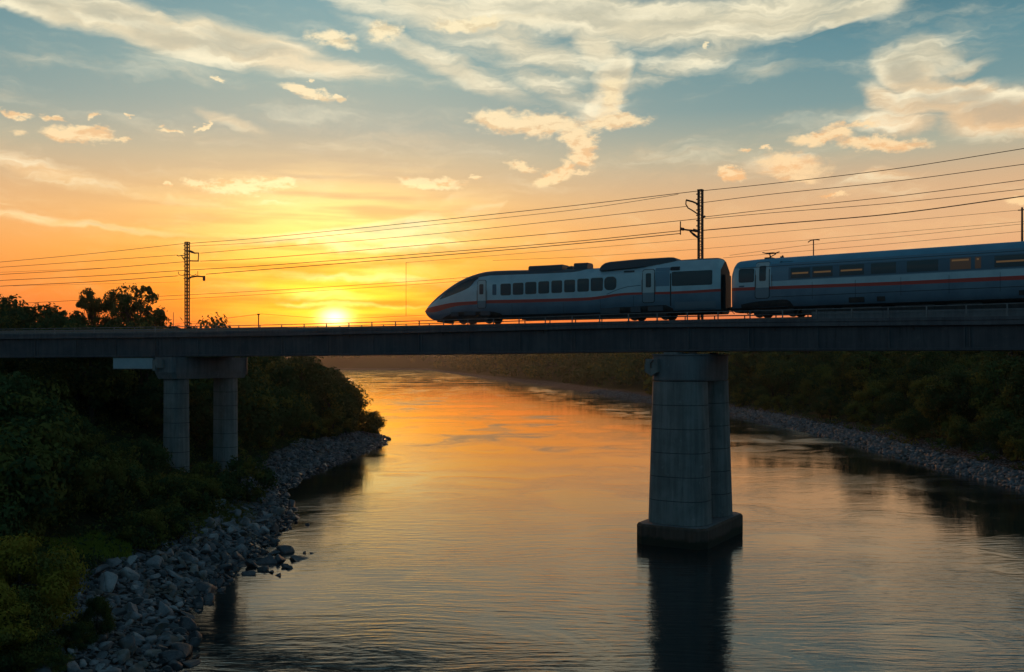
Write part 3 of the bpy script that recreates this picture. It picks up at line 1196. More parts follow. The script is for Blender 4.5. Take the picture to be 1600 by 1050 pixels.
# ---- leading power car
lc = Car(665, 1133.5, 'power_car', 'streamlined silver power car with pointed nose and red stripe leading the train')
Lq = lc.L
lc.N = lambda u: 2.6
lc.Wd = lambda u: 1.45
ctop = lambda pts: sorted(lc.hitplane(x, y, 0) for x, y in pts)
top = ctop([(666, 485.5), (671, 478), (680, 468.5), (693, 457.5), (705, 449), (715, 442.6), (730, 434.8), (745, 429.4), (765, 424.6), (790, 423.2), (850, 422.0), (900, 421.0), (945, 418.6), (1000, 413.2), (1060, 407.3), (1095, 405)])
zr = top[-1][1]
top += [(Lq - .7, zr + .01), (Lq - .25, zr - .05), (Lq, zr - .28)]
bot = ctop([(666, 487.5), (670, 494), (676, 499.2), (686, 502.5), (700, 503.5), (740, 502), (790, 499.5), (850, 498), (960, 495), (1128, 491)])
bot = [(u, z) for u, z in bot]
zb_ = .38
bot = [(u, z if u < 2.6 else (z if u < 3 else zb_)) for u, z in bot] + [(Lq, zb_)]


def smf(tab_):
    return lambda u: smoothtab(u, tab_)


lc.T = smf(top)
lc.B = lambda u: tb(u, bot)
lc.Wd = lambda u: 1.45 * min(1, (max(u + .03, 0) / 7.2)) ** .48 if u < 7.2 else (1.45 if u < Lq - .6 else 1.45 * (1 - .10 * (max(u - Lq + .6, 0) / .6) ** 2.5))
lc.N = lambda u: 1.9 + min(1, max(u, 0) / 9) * 1.3
S2p = [(668, 481.5), (673, 480.0), (688, 476.6), (702, 473.6), (716, 472), (745, 470.3), (760, 469), (800, 468.2), (840, 467.3), (900, 465.6), (925, 464.2), (945, 461.6), (960, 459), (980, 457.3), (1003, 456.6),
       (1048, 455.6), (1090, 453.4), (1126, 451.2)]
S1p = [(668, 487.0), (674, 488.4), (684, 487), (700, 481.2), (716, 477.6), (745, 475.4), (760, 474), (800, 473.4), (840, 472.2), (900, 470.4), (925, 469), (945, 466.0), (960, 463.0), (980, 461),
       (1003, 460.2), (1048, 459.6), (1090, 457.6), (1126, 455.4)]
s2 = lc.tab(S2p)
s1 = lc.tab(S1p)
s2 = [(-1, s2[0][1])] + s2 + [(Lq + 1, s2[-1][1])]
s1 = [(-1, s1[0][1])] + s1 + [(Lq + 1, s1[-1][1])]
sk = lambda u: tb(u, bot) + .30 * min(1, max(u, 0) / 3 + .1)
rf = lc.tab([(668, 480.5), (680, 470), (700, 455), (730, 440), (741, 434.6), (765, 430.5), (850, 427.5), (900, 425)])
rf = [(-1, rf[0][1])] + rf + [(rf[-1][0] + 2, rf[-1][1] + .5), (Lq + 1, rf[-1][1] + .5)]
us = [0, .04, .1, .2, .35, .55, .8, 1.1, 1.5, 2, 2.6, 3.2, 3.8, 4.4, 5, 5.7, 6.4, 7.2, 8] + list(np.arange(8.6, Lq - .8, .6)) + [Lq - .6, Lq - .4, Lq - .25, Lq - .12, Lq - .04, Lq]
lc.loft('body', us, [sk, lambda u: tb(u, s1), lambda u: tb(u, s2), lambda u: tb(u, rf)],
        ([M['t_white'], M['t_blue'], M['t_red'], M['t_dark'], M['t_roofdark']], [3, 1, 2, 0, 4], 3))


def win(car, name, *a, r=.12, mat='t_glass', off=.014, frame=True):
    lo, hi = car.rrect(*a, r=r)
    o = car.patch(name, lo, hi, M[mat], off)
    if frame:
        lo, hi = car.rrect(*a, r=r + .03, grow=.035)
        car.patch('window_gasket', lo, hi, M['t_gasket'], off * .5, parent=o)
    return o


for x0, x1, y0, y1 in ((782.6, 797.8, 443.8, 460.8), (801.8, 817.4, 442.6, 459.9), (821.2, 837.6, 441.2, 458.9), (841.8, 857.6, 440.2, 458), (862.2, 877.8, 438.9, 457),
                       (882.2, 898, 437.8, 456), (902.8, 919.6, 436.2, 455), (923.8, 941.4, 434.8, 454)):
    win(lc, 'window', x0, x1, y0, y1, r=.10)
win(lc, 'window', 945, 962.6, 433, 452.6, r=.32)
win(lc, 'window', 769.5, 775.5, 444.2, 461, r=.06, mat='t_band', frame=False)
# windscreen
lo = lc.tab([(687, 468.2), (700, 463.4), (715, 457.6), (726, 453), (733, 449.2), (738, 444), (742, 438.4), (748, 434.8)])
hi = lc.tab([(687, 467.0), (693, 460.5), (702, 453.6), (712, 447.2), (722, 441.8), (732, 437), (740, 434.0), (748, 432.4)])
lc.patch('windscreen', lo, hi, M['t_glass'], .012, rows=6, cols=26)


def door(car, x0, x1, y0, y1, wx0, wx1, wy0, wy1, ysplit, yr0=None, yr1=None):
    lo, hi = car.rrect(x0, x1, y0, y1, yr0, yr1, r=.16)
    zs = car.hit((x0 + x1) / 2, ysplit)[1]
    glo, ghi = car.rrect(x0, x1, y0, y1, yr0, yr1, r=.2, grow=.05)
    d = car.patch('door', [(u, max(z, zs)) for u, z in lo], hi, M['t_door'], .026)
    car.patch('door_gasket', glo, ghi, M['t_gasket'], .010, parent=d)
    car.patch('door_lower_panel', lo, [(u, min(z, zs - .003)) for u, z in hi], M['t_doorlow'], .026, parent=d)
    wlo, whi = car.rrect(wx0, wx1, wy0, wy1, r=.09)
    car.patch('door_window', wlo, whi, M['t_glass'], .038, parent=d)
    return d


door(lc, 747, 759.4, 438.4, 481, 749.4, 755.6, 444, 460, 470)
door(lc, 1005, 1022.6, 421.6, 472.4, 1009.4, 1017.6, 427, 449, 457.2)


def plain(car, name, x0, x1, y0, y1, mat, off=.012, r=.03, yr0=None, yr1=None, parent=None):
    lo, hi = car.rrect(x0, x1, y0, y1, yr0, yr1, r=r)
    return car.patch(name, lo, hi, M[mat], off, parent=parent)


plain(lc, 'side_panel', 1024.5, 1046.8, 419.5, 448, 't_panel', .006, yr0=417.2, yr1=446.4)
plain(lc, 'panel_seam', 1047.6, 1049.4, 417.5, 478, 't_gasket', .014)
plain(lc, 'vent_panel', 1049.4, 1062.5, 416.6, 422.6, 't_gasket', .011)
win(lc, 'long_window', 1050.5, 1112.2, 425.0, 446.6, 422.9, 443.6, r=.05)
plain(lc, 'access_panel', 1054, 1118, 473.5, 483.5, 't_doorlow', .008, yr0=468.6, yr1=480.5)
plain(lc, 'roof_vent', 975, 991.5, 422.8, 425.2, 't_gasket', .012)
lo = lc.tab([(948, 460.5), (965, 453), (980, 448.6), (1001, 446.4)])
hi = [(u, z + .06) for u, z in lo]
lc.patch('panel_crease', lo, hi, M['t_blue'], .008)
for px_ in (800, 880, 938, 990):
    uu = lc.hit(px_, 480)[0]
    z_ = tb(uu, s1) - .05
    lc.patch('body_seam', [(uu, .75), (uu + .02, .75)], [(uu, z_), (uu + .02, z_)], M['t_gasket'], .005, rows=5, cols=1)
for px_ in (745.6, 761, 1003, 1024.2):
    uu, zz = lc.hit(px_, 462 if px_ < 800 else 447)
    b = MB()
    yy_ = -lc.half(uu, zz)
    b.tube([(uu, yy_ - .01, zz - .45), (uu, yy_ - .05, zz - .38), (uu, yy_ - .05, zz + .38), (uu, yy_ - .01, zz + .45)], .016, 6)
    b.build('grab_rail', M['steel'], lc.root)
# wheel arches
lo = lc.tab([(688, 503), (700, 502.5), (790, 499), (799, 497.5)])
hi = lc.tab([(688, 501), (697, 494), (708, 489.0), (722, 486.8), (770, 486.6), (781, 489.5), (789, 494), (799, 497)])
lo = [(u, max(z, tb(u, bot) + .02)) for u, z in lo]
lc.patch('wheel_arch', lo, hi, M['t_dark'], .012)
lo = lc.tab([(948, 494.5), (1056, 491.5)])
hi = lc.tab([(948, 486), (958, 480.5), (1003, 478.6), (1006, 478), (1040, 476.5), (1050, 481), (1056, 486)])
lo = [(u, tb(u, bot) + .02) for u, z in lo]
lc.patch('wheel_arch', lo, hi, M['t_dark'], .012)
ub1 = lc.hit(741, 495)[0]
ub2 = lc.hit(1012, 488)[0]
bogie(lc, ub1)
bogie(lc, ub2)
for u_, w_, h_ in ((ub1 - 1.7, .7, .35), (ub1 - .2, 1.1, .3), (ub1 + 1.3, .9, .35), (ub2 - 3.0, 1.6, .45), (ub2 - .9, .8, .4), (ub2 + .7, 1.2, .35)):
    b = MB()
    b.box((u_, -1.44, 1.02 - h_ / 2), (w_, .10, h_))
    b.build('equipment_box', M['t_roofdark'], lc.root)
b = MB()
b.box((Lq / 2 + 1.5, 0, .36), (9.5, 2.2, .22))
b.build('underframe', M['t_dark'], lc.root)
b = MB()
b.bar((1.6, 0, .28), (2.3, 0, .45), 1.3, .08)
b.box((2.4, 0, .22), (.12, 1.5, .2))
b.build('obstacle_deflector', M['t_dark'], lc.root)


def roofbox(name, px0, px1, pyt, prof, wid, mat='t_roofdark'):
    """long roof fairing between picture columns px0..px1; prof: list of (fraction, height above the roof)"""
    u0, u1 = lc.hitplane(px0, pyt, 0)[0], lc.hitplane(px1, pyt, 0)[0]
    rg = []
    for q, h in prof:
        u = u0 + (u1 - u0) * q
        zb = lc.T(u) - .30
        zt = lc.T(u) + h
        rg.append([Vector((u, -wid, zb)), Vector((u, -wid * .93, zt - .08)), Vector((u, -wid * .75, zt)), Vector((u, wid * .75, zt)), Vector((u, wid * .93, zt - .08)), Vector((u, wid, zb))])
    m = MB()
    m.rings(rg)
    m.build(name, M[mat], lc.root)


roofbox('roof_unit', 832, 884, 417, [(0, .22), (.01, .30), (.5, .33), (.99, .38), (1, .3)], .80)
roofbox('roof_horn', 886.5, 897.5, 419, [(0, .02), (.35, .24), (.8, .28), (1, .10)], .35)
roofbox('roof_unit', 901, 922.5, 415, [(0, .36), (.02, .46), (.98, .46), (1, .42)], .62)
roofbox('roof_fairing', 944, 1062, 410, [(0, .0), (.02, .16), (.06, .30), (.12, .36), (.5, .34), (.9, .24), (.96, .20), (.99, .1), (1, .0)], .95)
# cab-end gangway at the rear
b = MB()
b.box((Lq + .11, 0, 2.0), (.24, 1.5, 2.5))
for k in range(2):
    b.box((Lq + .06 + k * .11, 0, 2.0), (.05, 1.62, 2.62))
b.build('gangway', M['t_gasket'], lc.root)
b = MB()
b.bar((Lq - .2, 0, .75), (Lq + .75, 0, .75), .22, .22)
b.tube([(Lq, .5, .95), (Lq + .35, .5, .6), (Lq + .8, .5, .9)], .04, 6)
b.tube([(Lq, -.5, 1.0), (Lq + .3, -.5, .62), (Lq + .75, -.5, .95)], .04, 6)
b.tube([(Lq, -.75, .85), (Lq + .35, -.75, .5), (Lq + .8, -.75, .8)], .03, 6)
b.build('coupler', M['t_dark'], lc.root)

# ---- carriage
c2 = Car(1155, 1795, 'passenger_carriage', 'long blue and silver passenger carriage with dark window band coupled behind the power car')
L2 = c2.L
zr2 = 4.31
c2.T = lambda u: zr2 - (.42 * (1 - min(1, max(u, 0) / .38)) ** 2.2) - .10 * (1 - min(1, max(u, 0) / 2.4)) ** 1.5
c2.B = lambda u: .42
c2.Wd = lambda u: 1.45 * (1 - .10 * (1 - min(1, max(u, 0) / .5)) ** 2)
c2.N = lambda u: 3.0
S2p = [(1152, 449.4), (1240, 446), (1400, 440), (1600, 430.2)]
S1p = [(1152, 454.4), (1240, 451), (1400, 445.4), (1600, 436.8)]
Wb = [(1152, 440), (1240, 438.3), (1400, 431), (1600, 419.6)]
s2 = c2.tab(S2p)
s1 = c2.tab(S1p)


def ext(tb_):
    (ua, za), (ub, zb) = tb_[0], tb_[-1]
    return [(-2, za)] + tb_ + [(L2 + 2, zb)]


s1, s2 = ext(s1), ext(s2)
us = [0, .03, .08, .15, .25, .4, .6, .9, 1.3, 2, 3] + list(np.arange(4, L2, 1.0)) + [L2]
c2.loft('body', us, [lambda u: .72, lambda u: 1.12, lambda u: tb(u, s1), lambda u: tb(u, s2), lambda u: 3.62],
        ([M['t_white'], M['t_blue'], M['t_red'], M['t_dark'], M['t_roof']], [3, 1, 1, 2, 0, 4], 3))
# deep blue panel and window band
ua, zt_ = c2.hit(1205, 411)
ub, zb1 = c2.hit(1205, 439.4)
bandlo = [(ua + .05, zb1), (L2 - 1, zb1 - .02)]
bandhi = [(ua + .05, zt_ - .08), (L2 - 1, zt_ - .08)]
c2.patch('window_band', bandlo, bandhi, M['t_panel'], .006, cols=30)
u3 = c2.hit(1232, 430)[0]
zc = c2.hit(1240, 427.5)[1]
win_lo, win_hi = zc - .40, zc + .46
c2.patch('glazing_band', [(u3, win_lo), (L2 - 2, win_lo)], [(u3, win_hi), (L2 - 2, win_hi)], M['t_band'], .012, cols=30)


def cwin(x0, x1, lit):
    u0, u1 = c2.hit(x0, 425)[0], c2.hit(x1, 425)[0]
    m_ = .07
    lo = [(u0, win_lo + m_), (u1, win_lo + m_)]
    hi = [(u0, win_hi - m_), (u1, win_hi - m_)]
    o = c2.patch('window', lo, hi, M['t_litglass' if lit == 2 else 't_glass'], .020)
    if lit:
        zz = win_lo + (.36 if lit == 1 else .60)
        c2.patch('lamp_strip', [(u0 + .1, zz), (u1 - .12, zz)], [(u0 + .1, zz + .11), (u1 - .12, zz + .11)], M['t_lit'], .026, rows=2, parent=o)  # glowing bar laid on the pane as sky showing through, no lamp
    return o


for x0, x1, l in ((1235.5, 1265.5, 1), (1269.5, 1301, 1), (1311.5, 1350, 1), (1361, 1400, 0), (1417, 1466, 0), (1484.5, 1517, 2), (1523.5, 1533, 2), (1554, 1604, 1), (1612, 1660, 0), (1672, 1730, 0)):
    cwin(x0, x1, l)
win(c2, 'window', 1155.5, 1177.8, 420.6, 440.6, r=.10)
door(c2, 1183, 1203.4, 410, 465.6, 1187.4, 1197.6, 415.4, 439, 449.4)
plain(c2, 'vent_panel', 1326, 1350.5, 464.2, 472.6, 't_dark', .02)
plain(c2, 'vent_panel', 1370, 1383, 463, 470.6, 't_dark', .02)
plain(c2, 'vent_panel', 1592, 1612, 453, 461, 't_dark', .02)
za = c2.hit(1240, 463)[1]
c2.patch('panel_seam', [(ua + .1, za), (L2 - 1, za)], [(ua + .1, za + .035), (L2 - 1, za + .035)], M['t_gasket'], .006, rows=1, cols=30)
plain(c2, 'number_plate', 1154.8, 1163, 446.4, 448.6, 't_band', .012)
for k_ in range(1, 8):
    u_ = c2.hit(1205, 430)[0] + 2.95 * k_
    if u_ < L2 - .5:
        c2.patch('body_seam', [(u_, 1.16), (u_ + .022, 1.16)], [(u_, 2.35), (u_ + .022, 2.35)], M['t_gasket'], .005, rows=5, cols=1)
c2.patch('roof_gutter', [(.6, 3.60), (L2 - 1, 3.60)], [(.6, 3.64), (L2 - 1, 3.64)], M['t_roofdark'], .014, rows=1, cols=30)
for px_ in (1181, 1206):
    uu, zz = c2.hit(px_, 440)
    b = MB()
    b.tube([(uu, -1.46, zz - .5), (uu, -1.50, zz - .42), (uu, -1.50, zz + .42), (uu, -1.46, zz + .5)], .016, 6)
    b.build('grab_rail', M['steel'], c2.root)
# the small script lettering above the band: a row of thin dark strokes
ul, zl = c2.hit(1219.5, 409.6)
b = MB()
rnd = random.Random(4)
yy = lambda z: -(c2.half(ul, z) + .012)
xx = ul
pts = []
for i in range(26):
    x_ = ul + i * .037
    amp = .075 if i in (1, 2, 3) else (.05 if i % 5 == 0 else .028)
    z_ = zl + (amp if i % 2 else -amp * .8)
    pts.append((x_, yy(z_), z_))
b.tube(pts, .010, 4)
b.tube([(ul - .05, yy(zl), zl - .02), (ul + .06, yy(zl), zl + .09), (ul + .13, yy(zl), zl + .02)], .012, 4)
b.build('lettering', M['t_gasket'], c2.root)
# bogie, arch, underframe gear
lo = [(c2.hit(1158, 480)[0], .44), (c2.hit(1240, 480)[0], .44)]
hi = c2.tab([(1158, 476), (1170, 473.2), (1187, 470.5), (1228, 467.6), (1234, 470), (1240, 478)])
c2.patch('wheel_arch', lo, hi, M['t_dark'], .012)
ub1 = c2.hit(1208, 480)[0]
bogie(c2, ub1)
bogie(c2, L2 - ub1 - .3)
b = MB()
b.box(((ub1 + L2 - ub1 - .3) / 2, 0, .30), (L2 - 2 * ub1 - 5.5, 2.5, .34))
b.build('underframe', M['t_dark'], c2.root)
for u_, w_ in ((ub1 + 3.2, 2.2), (ub1 + 6.2, 2.6), (ub1 + 9.6, 2.4), (ub1 + 12.6, 2.0)):
    b = MB()
    b.box((u_, 0, .33), (w_, 2.62, .40))
    b.build('underfloor_equipment', M['t_dark'], c2.root)
b = MB()
b.tube([(.1, -.9, .85), (-.2, -.9, .55), (-.1, -.6, .35)], .03, 6)
b.tube([(.3, -1.1, .62), (1.0, -1.1, .52), (1.7, -1.1, .60)], .035, 6)
b.box((.9, -.9, .50), (.2, .3, .3))
b.tube([(.2, .4, .8), (.5, .4, .35), (1.2, .4, .5)], .04, 6)
b.build('brake_hose', M['t_dark'], c2.root)
# pantograph and a small antenna on the roof
up = c2.hitplane(1203, 396, 0)[0]
z0 = c2.T(up)
b = MB()
b.box((up, 0, z0 + .03), (.5, .8, .10))
b.tube([(up, 0, z0), (up + .02, 0, z0 + .2), (up - .02, 0, z0 + .36)], .05, 6)
b.tube([(up + .05, 0, z0 + .15), (up + .45, 0, z0 + .32)], .035, 6)
b.bar((up - .25, 0, z0 + .40), (up + .38, 0, z0 + .40), .5, .07)
b.bar((up + .30, 0, z0 + .36), (up + .72, 0, z0 + .46), .10, .06)
b.bar((up - .3, -.6, z0 + .42), (up - .3, .6, z0 + .42), .06, .06)
b.build('pantograph', M['darksteel'], c2.root)
ua2 = c2.hitplane(1222, 396, 0)[0]
b = MB()
b.box((ua2, 0, c2.T(ua2) + .05), (.22, .2, .14))
b.box((ua2 + .04, 0, c2.T(ua2) + .15), (.08, .1, .08))
b.build('roof_antenna', M['darksteel'], c2.root)

# ---------------------------------------------------------------- catenary poles and wires
OP = DW - .35      # offset of the poles, beyond the track


def poleroot(name, px, label, cat='overhead line pole'):
    x = solve(px, OP)
    p = bp(x, OP, ZT(x))
    t = frame(x)[1]
    return thing(name, label, cat, p, math.atan2(t.y, t.x)), p, p.y


def ph(p, py):
    return CAMZ + (YH - py) * p.y / F - p.z


def lattice_pole(root, H, w):
    b = MB()
    for sx_ in (-1, 1):
        for sy in (-1, 1):
            b.box((sx_ * w / 2, sy * w / 2, H / 2), (.085, .085, H))
    n = int(H / .34)
    for i in range(n):
        z0, z1 = i * H / n, (i + 1) * H / n
        s_ = 1 if i % 2 else -1
        for sy in (-1, 1):
            b.bar((-s_ * w / 2, sy * w / 2, z0), (s_ * w / 2, sy * w / 2, z1), .045, .03)
            b.bar((sy * w / 2, -s_ * w / 2, z0), (sy * w / 2, s_ * w / 2, z1), .045, .03)
    b.build('lattice_mast', M['darksteel'], root)
    b = MB()
    b.box((0, 0, H + .035), (w + .12, w + .12, .065))
    b.build('mast_cap', M['darksteel'], root)
    b = MB()
    b.box((0, 0, .06), (w + .35, w + .35, .118))
    b.build('base_plate', M['cap'], root)
    for i in range(9):          # knobs bolted up the side of the mast
        b = MB()
        z = H - .3 - i * .42
        b.tube([(-w / 2 - .03, -w / 2 - .03, z), (-w / 2 - .13, -w / 2 - .03, z)], .05, 6)
        b.build('step_bolt', M['insul'], root)


# pole on the left
r1, p1, Y1 = poleroot('catenary_pole', 292.5, 'lattice steel overhead line pole on the bridge above the left bank')
k = Y1 / F
lattice_pole(r1, ph(p1, 379), .30)
hh = lambda y: ph(p1, y)
dx = lambda px: (px - 292.5) * k * 1.03
b = MB()
b.tube([(dx(296), 0, hh(392)), (dx(301), 0, hh(394)), (dx(306), 0, hh(396)), (dx(313), 0, hh(396))], [.09, .12, .07, .05], 6)
b.tube([(dx(313), 0, hh(395.5)), (dx(312.5), 0, hh(402)), (dx(312), 0, hh(408))], .055, 6)
b.tube([(dx(296), 0, hh(407.5)), (dx(302), 0, hh(408)), (dx(313), 0, hh(408.5))], .06, 6)
b.build('bracket_arm', M['darksteel'], r1)
b = MB()
b.tube([(dx(274), 0, hh(398)), (dx(277), 0, hh(399.5)), (dx(283), 0, hh(398.6)), (dx(289), 0, hh(399))], [.06, .04, .05, .04], 6)
b.tube([(dx(282), 0, hh(398.6)), (dx(285), 0, hh(403)), (dx(289.5), 0, hh(408.5))], .05, 6)
b.build('bracket_arm', M['darksteel'], r1)
b = MB()
b.tube([(dx(294), 0, hh(436)), (dx(300), 0, hh(433)), (dx(310), 0, hh(432)), (dx(322), 0, hh(433.2))], [.09, .09, .08, .07], 6)
b.tube([(dx(322.5), 0, hh(432)), (dx(322.5), 0, hh(439.5))], .13, 8)
b.tube([(dx(311.5), 0, hh(432)), (dx(311.5), 0, hh(424))], .03, 5)
b.build('cantilever_arm', M['darksteel'], r1)
b = MB()
b.tube([(dx(276.5), 0, hh(424)), (dx(278), 0, hh(429)), (dx(289), 0, hh(431))], .035, 5)
b.tube([(dx(297), 0, hh(429)), (dx(302), 0, hh(431)), (dx(309), 0, hh(429))], .03, 5)
b.build('stay_rod', M['darksteel'], r1)

# pole behind the train
r2, p2, Y2 = poleroot('catenary_pole', 1094.5, 'tall dark overhead line pole with two bracket arms rising behind the power car')
k2 = Y2 / F
H2 = ph(p2, 297.5)
lattice_pole(r2, H2, .30)
hh2 = lambda y: ph(p2, y)
d2 = lambda px: (px - 1094.5) * k2 * 1.12
b = MB()
b.tube([(d2(1091), 0, hh2(318.5)), (d2(1083), 0, hh2(314)), (d2(1073.5), 0, hh2(310.5))], .07, 6)
b.tube([(d2(1073.5), 0, hh2(310.5)), (d2(1073), 0, hh2(317)), (d2(1076), 0, hh2(323)), (d2(1083), 0, hh2(328)), (d2(1091), 0, hh2(334.5))], .05, 6)
b.build('bracket_arm', M['darksteel'], r2)
b = MB()
b.tube([(d2(1064.5), 0, hh2(355.5)), (d2(1076), 0, hh2(358)), (d2(1091), 0, hh2(361))], [.06, .07, .10], 6)
b.tube([(d2(1079), 0, hh2(360)), (d2(1085), 0, hh2(366)), (d2(1092), 0, hh2(372))], [.06, .1, .07], 6)
b.tube([(d2(1065), 0, hh2(343.5)), (d2(1065), 0, hh2(364.5))], .05, 6)
b.build('cantilever_arm', M['darksteel'], r2)
for qa, qb, qc, qd in ((1065, 355, 1070, 356.5), (1084, 358.5, 1089, 360.5)):
    b = MB()
    b.tube([(d2(qa), 0, hh2(qb)), (d2(qc), 0, hh2(qd))], .12, 8)
    b.build('insulator', M['insul'], r2)
b = MB()
b.tube([(d2(1097), 0, hh2(340.5)), (d2(1101.5), 0, hh2(338.5))], .09, 6)
b.build('wire_clamp', M['insul'], r2)
# thin mast at the right edge, behind the carriage
r3, p3, Y3 = poleroot('line_mast', 1597, 'thin grey line mast at the right edge rising behind the passenger carriage', 'line mast')
b = MB()
b.tube([(0, 0, 0), (0, 0, ph(p3, 324))], [.10, .06], 8)
b.build('mast_tube', M['darksteel'], r3)
b = MB()
b.bar((-.25, 0, ph(p3, 328)), (.25, 0, ph(p3, 328)), .06)
b.build('cross_arm', M['darksteel'], r3)
# T mast
r4, p4, Y4 = poleroot('signal_mast', 1271, 'slim mast with a short crooked cross arm poking up behind the passenger carriage roof', 'signal mast')
b = MB()
b.tube([(0, 0, 0), (0, 0, ph(p4, 375))], .045, 6)
b.build('mast_tube', M['darksteel'], r4)
kk = Y4 / F
b = MB()
b.tube([(-8.5 * kk, 0, ph(p4, 378)), (-5 * kk, 0, ph(p4, 375.6)), (0, 0, ph(p4, 374.6)), (6 * kk, 0, ph(p4, 375)), (9.5 * kk, 0, ph(p4, 375.5))], .04, 6)
b.build('cross_arm', M['darksteel'], r4)
# short lamp-like post left of the sun
r5, p5, Y5 = poleroot('lamp_post', 404, 'short dark post standing on the bridge deck left of the sun', 'post')
b = MB()
b.tube([(0, 0, 0), (0, 0, ph(p5, 492))], .055, 8)
b.build('post_shaft', M['darksteel'], r5)
b = MB()
b.box((0, 0, ph(p5, 491.2)), (.18, .18, .14))
b.build('post_head', M['darksteel'], r5)
r6, p6, Y6 = poleroot('marker_post', 271, 'very thin marker post on the bridge just left of the lattice pole', 'post')
b = MB()
b.tube([(0, 0, 0), (0, 0, ph(p6, 488))], .03, 6)
b.build('post_shaft', M['darksteel'], r6)
b = MB()
b.box((0, 0, .04), (.2, .2, .08))
b.build('base_plate', M['darksteel'], r6)


def wire(pts, rad, label, off=OP, depth=None, knots=40, name='overhead_wire', group=None, sag=0.0):
    """a wire through picture points, hung in the vertical surface off metres behind the bridge edge (or in its own straight plane)"""
    xs = [p[0] for p in pts]
    path = []
    for i in range(knots + 1):
        px = xs[0] + (xs[-1] - xs[0]) * i / knots
        py = smoothtab(px, pts)
        if depth is None:
            Y = bp(solve(px, off), off).y
        else:
            Y = depth[0] + (depth[1] - depth[0]) * i / knots
        path.append(at(px, py, Y))
    b = MB()
    b.tube(path, rad, 5)
    o = b.build(name, M['wire'], smooth=60)
    return tag(o, label, 'wire', group)


WR = .028
wire([(-60, 414.5), (0, 409.5), (150, 395.5), (290, 380.3)], WR * .8, 'topmost overhead wire running from the left pole out of the left edge')
wire([(-60, 420), (0, 417.6), (140, 408), (275, 398.6)], WR * .8, 'overhead wire reaching the small left bracket of the lattice pole')
wire([(-60, 431), (0, 428.8), (150, 420), (290, 408.8)], WR * .9, 'overhead wire meeting the lattice pole at the foot of its upper bracket')
wire([(-60, 427), (0, 425.5), (90, 421.8), (172, 418.5)], WR * .45, 'faint short wire fading out left of the lattice pole')
wire([(-60, 441.5), (0, 438.2), (150, 431), (292, 422.2)], WR, 'dark overhead wire second from the bottom left of the lattice pole')
wire([(-60, 451), (0, 447.2), (150, 440), (278, 431)], WR * 1.1, 'lowest and darkest overhead wire left of the lattice pole')
wire([(297, 380.2), (400, 372.4), (640, 348.5), (900, 320.8), (1091, 298.4)], WR * .95, 'topmost overhead wire spanning between the two poles')
wire([(297, 384.6), (400, 379), (640, 355), (900, 327.6), (1050, 305.4), (1060, 303.5)], WR * .7, 'second overhead wire from the top joining the topmost near the tall pole')
wire([(313, 395.6), (400, 388.2), (640, 369), (900, 342), (1075, 322.2)], WR * .8, 'overhead wire spanning from the left pole bracket to the upper arm of the tall pole')
wire([(313, 408), (400, 404), (640, 384.6), (900, 361.4), (1090, 342)], WR * .95, 'overhead wire in the middle of the span ending at the tall pole shaft')
wire([(297, 421.8), (400, 415.8), (640, 398), (900, 377), (1064, 360.4)], WR * 1.05, 'upper of the two close dark wires ending at the lower arm of the tall pole')
wire([(322, 428.4), (400, 422.2), (640, 403), (900, 380.8), (1064, 364.8)], WR * 1.15, 'lower of the two close dark wires ending at the lower arm of the tall pole')
wire([(1098, 298), (1200, 287.5), (1400, 263.5), (1600, 232), (1660, 222)], WR * .9, 'topmost overhead wire rising from the tall pole to the right edge')
wire([(1098, 316.6), (1200, 304), (1400, 283), (1600, 256.6), (1660, 249)], WR * .85, 'second overhead wire from the top right of the tall pole')
wire([(1101, 339), (1200, 327.5), (1400, 306.5), (1600, 281), (1660, 273)], WR * .85, 'upper of the middle pair of wires leaving the clamp right of the tall pole')
wire([(1101, 341.8), (1200, 333), (1400, 316.8), (1600, 295.2), (1660, 288)], WR * .75, 'lower of the middle pair of wires leaving the clamp right of the tall pole')
wire([(1098, 360), (1200, 351), (1400, 333.5), (1600, 306.4), (1660, 298)], WR * 1.35, 'thickest and lowest dark wire running right from the tall pole')
# a second, fainter line strung farther off
DP = (150, 112)


def fw(pts, rad, label, dep=None):
    x0, x1 = pts[0][0], pts[-1][0]
    d = lambda x: 150 - 38 * (x / 1600)
    wire(pts, rad, label, depth=(d(x0), d(x1)), name='distant_wire', group='thin wires of the line beyond the bridge')


fw([(634, 410.3), (900, 389), (1094, 373), (1400, 346), (1660, 322)], .022, 'topmost thin distant wire passing behind the tall pole')
fw([(770, 407), (900, 401.5), (1094, 389), (1400, 363), (1660, 341)], .020, 'second thin distant wire passing behind the tall pole')
fw([(29, 474), (400, 455), (640, 440), (760, 431)], .030, 'upper thin distant wire crossing the glow left of the train nose')
fw([(240, 469.5), (400, 460.6), (640, 445), (750, 437)], .026, 'lower thin distant wire crossing the glow left of the train nose')
fw([(1140, 399), (1271, 382), (1400, 370), (1597, 350), (1660, 344)], .022, 'distant wire skimming just above the passenger carriage roof')
fw([(1130, 403), (1271, 391), (1400, 380), (1597, 361.5), (1660, 356)], .022, 'lowest distant wire nearly touching the passenger carriage roof')
fw([(20, 447), (160, 443.5), (280, 440.5)], .014, 'hair thin distant wire just under the lowest dark wire on the left')
fw([(300, 506), (404, 490.5), (415, 491), (520, 497.5), (640, 493.5), (690, 491)], .020, 'sagging low distant wire passing right behind the sun')
fw([(240, 511), (330, 499), (404, 492)], .014, 'short distant wire slanting up to the short post left of the sun')
# single dropper hanging in front of the glow
b = MB()
a = at(634.5, 410, 134.5)
c_ = at(634.5, 493.5, 134.5)
b.tube([a, (a + c_) / 2, c_], [.03, .024, .03], 5)
o = b.build('dropper_wire', M['wire'])
tag(o, 'single thin vertical dropper wire hanging between distant wires left of the train nose', 'wire')


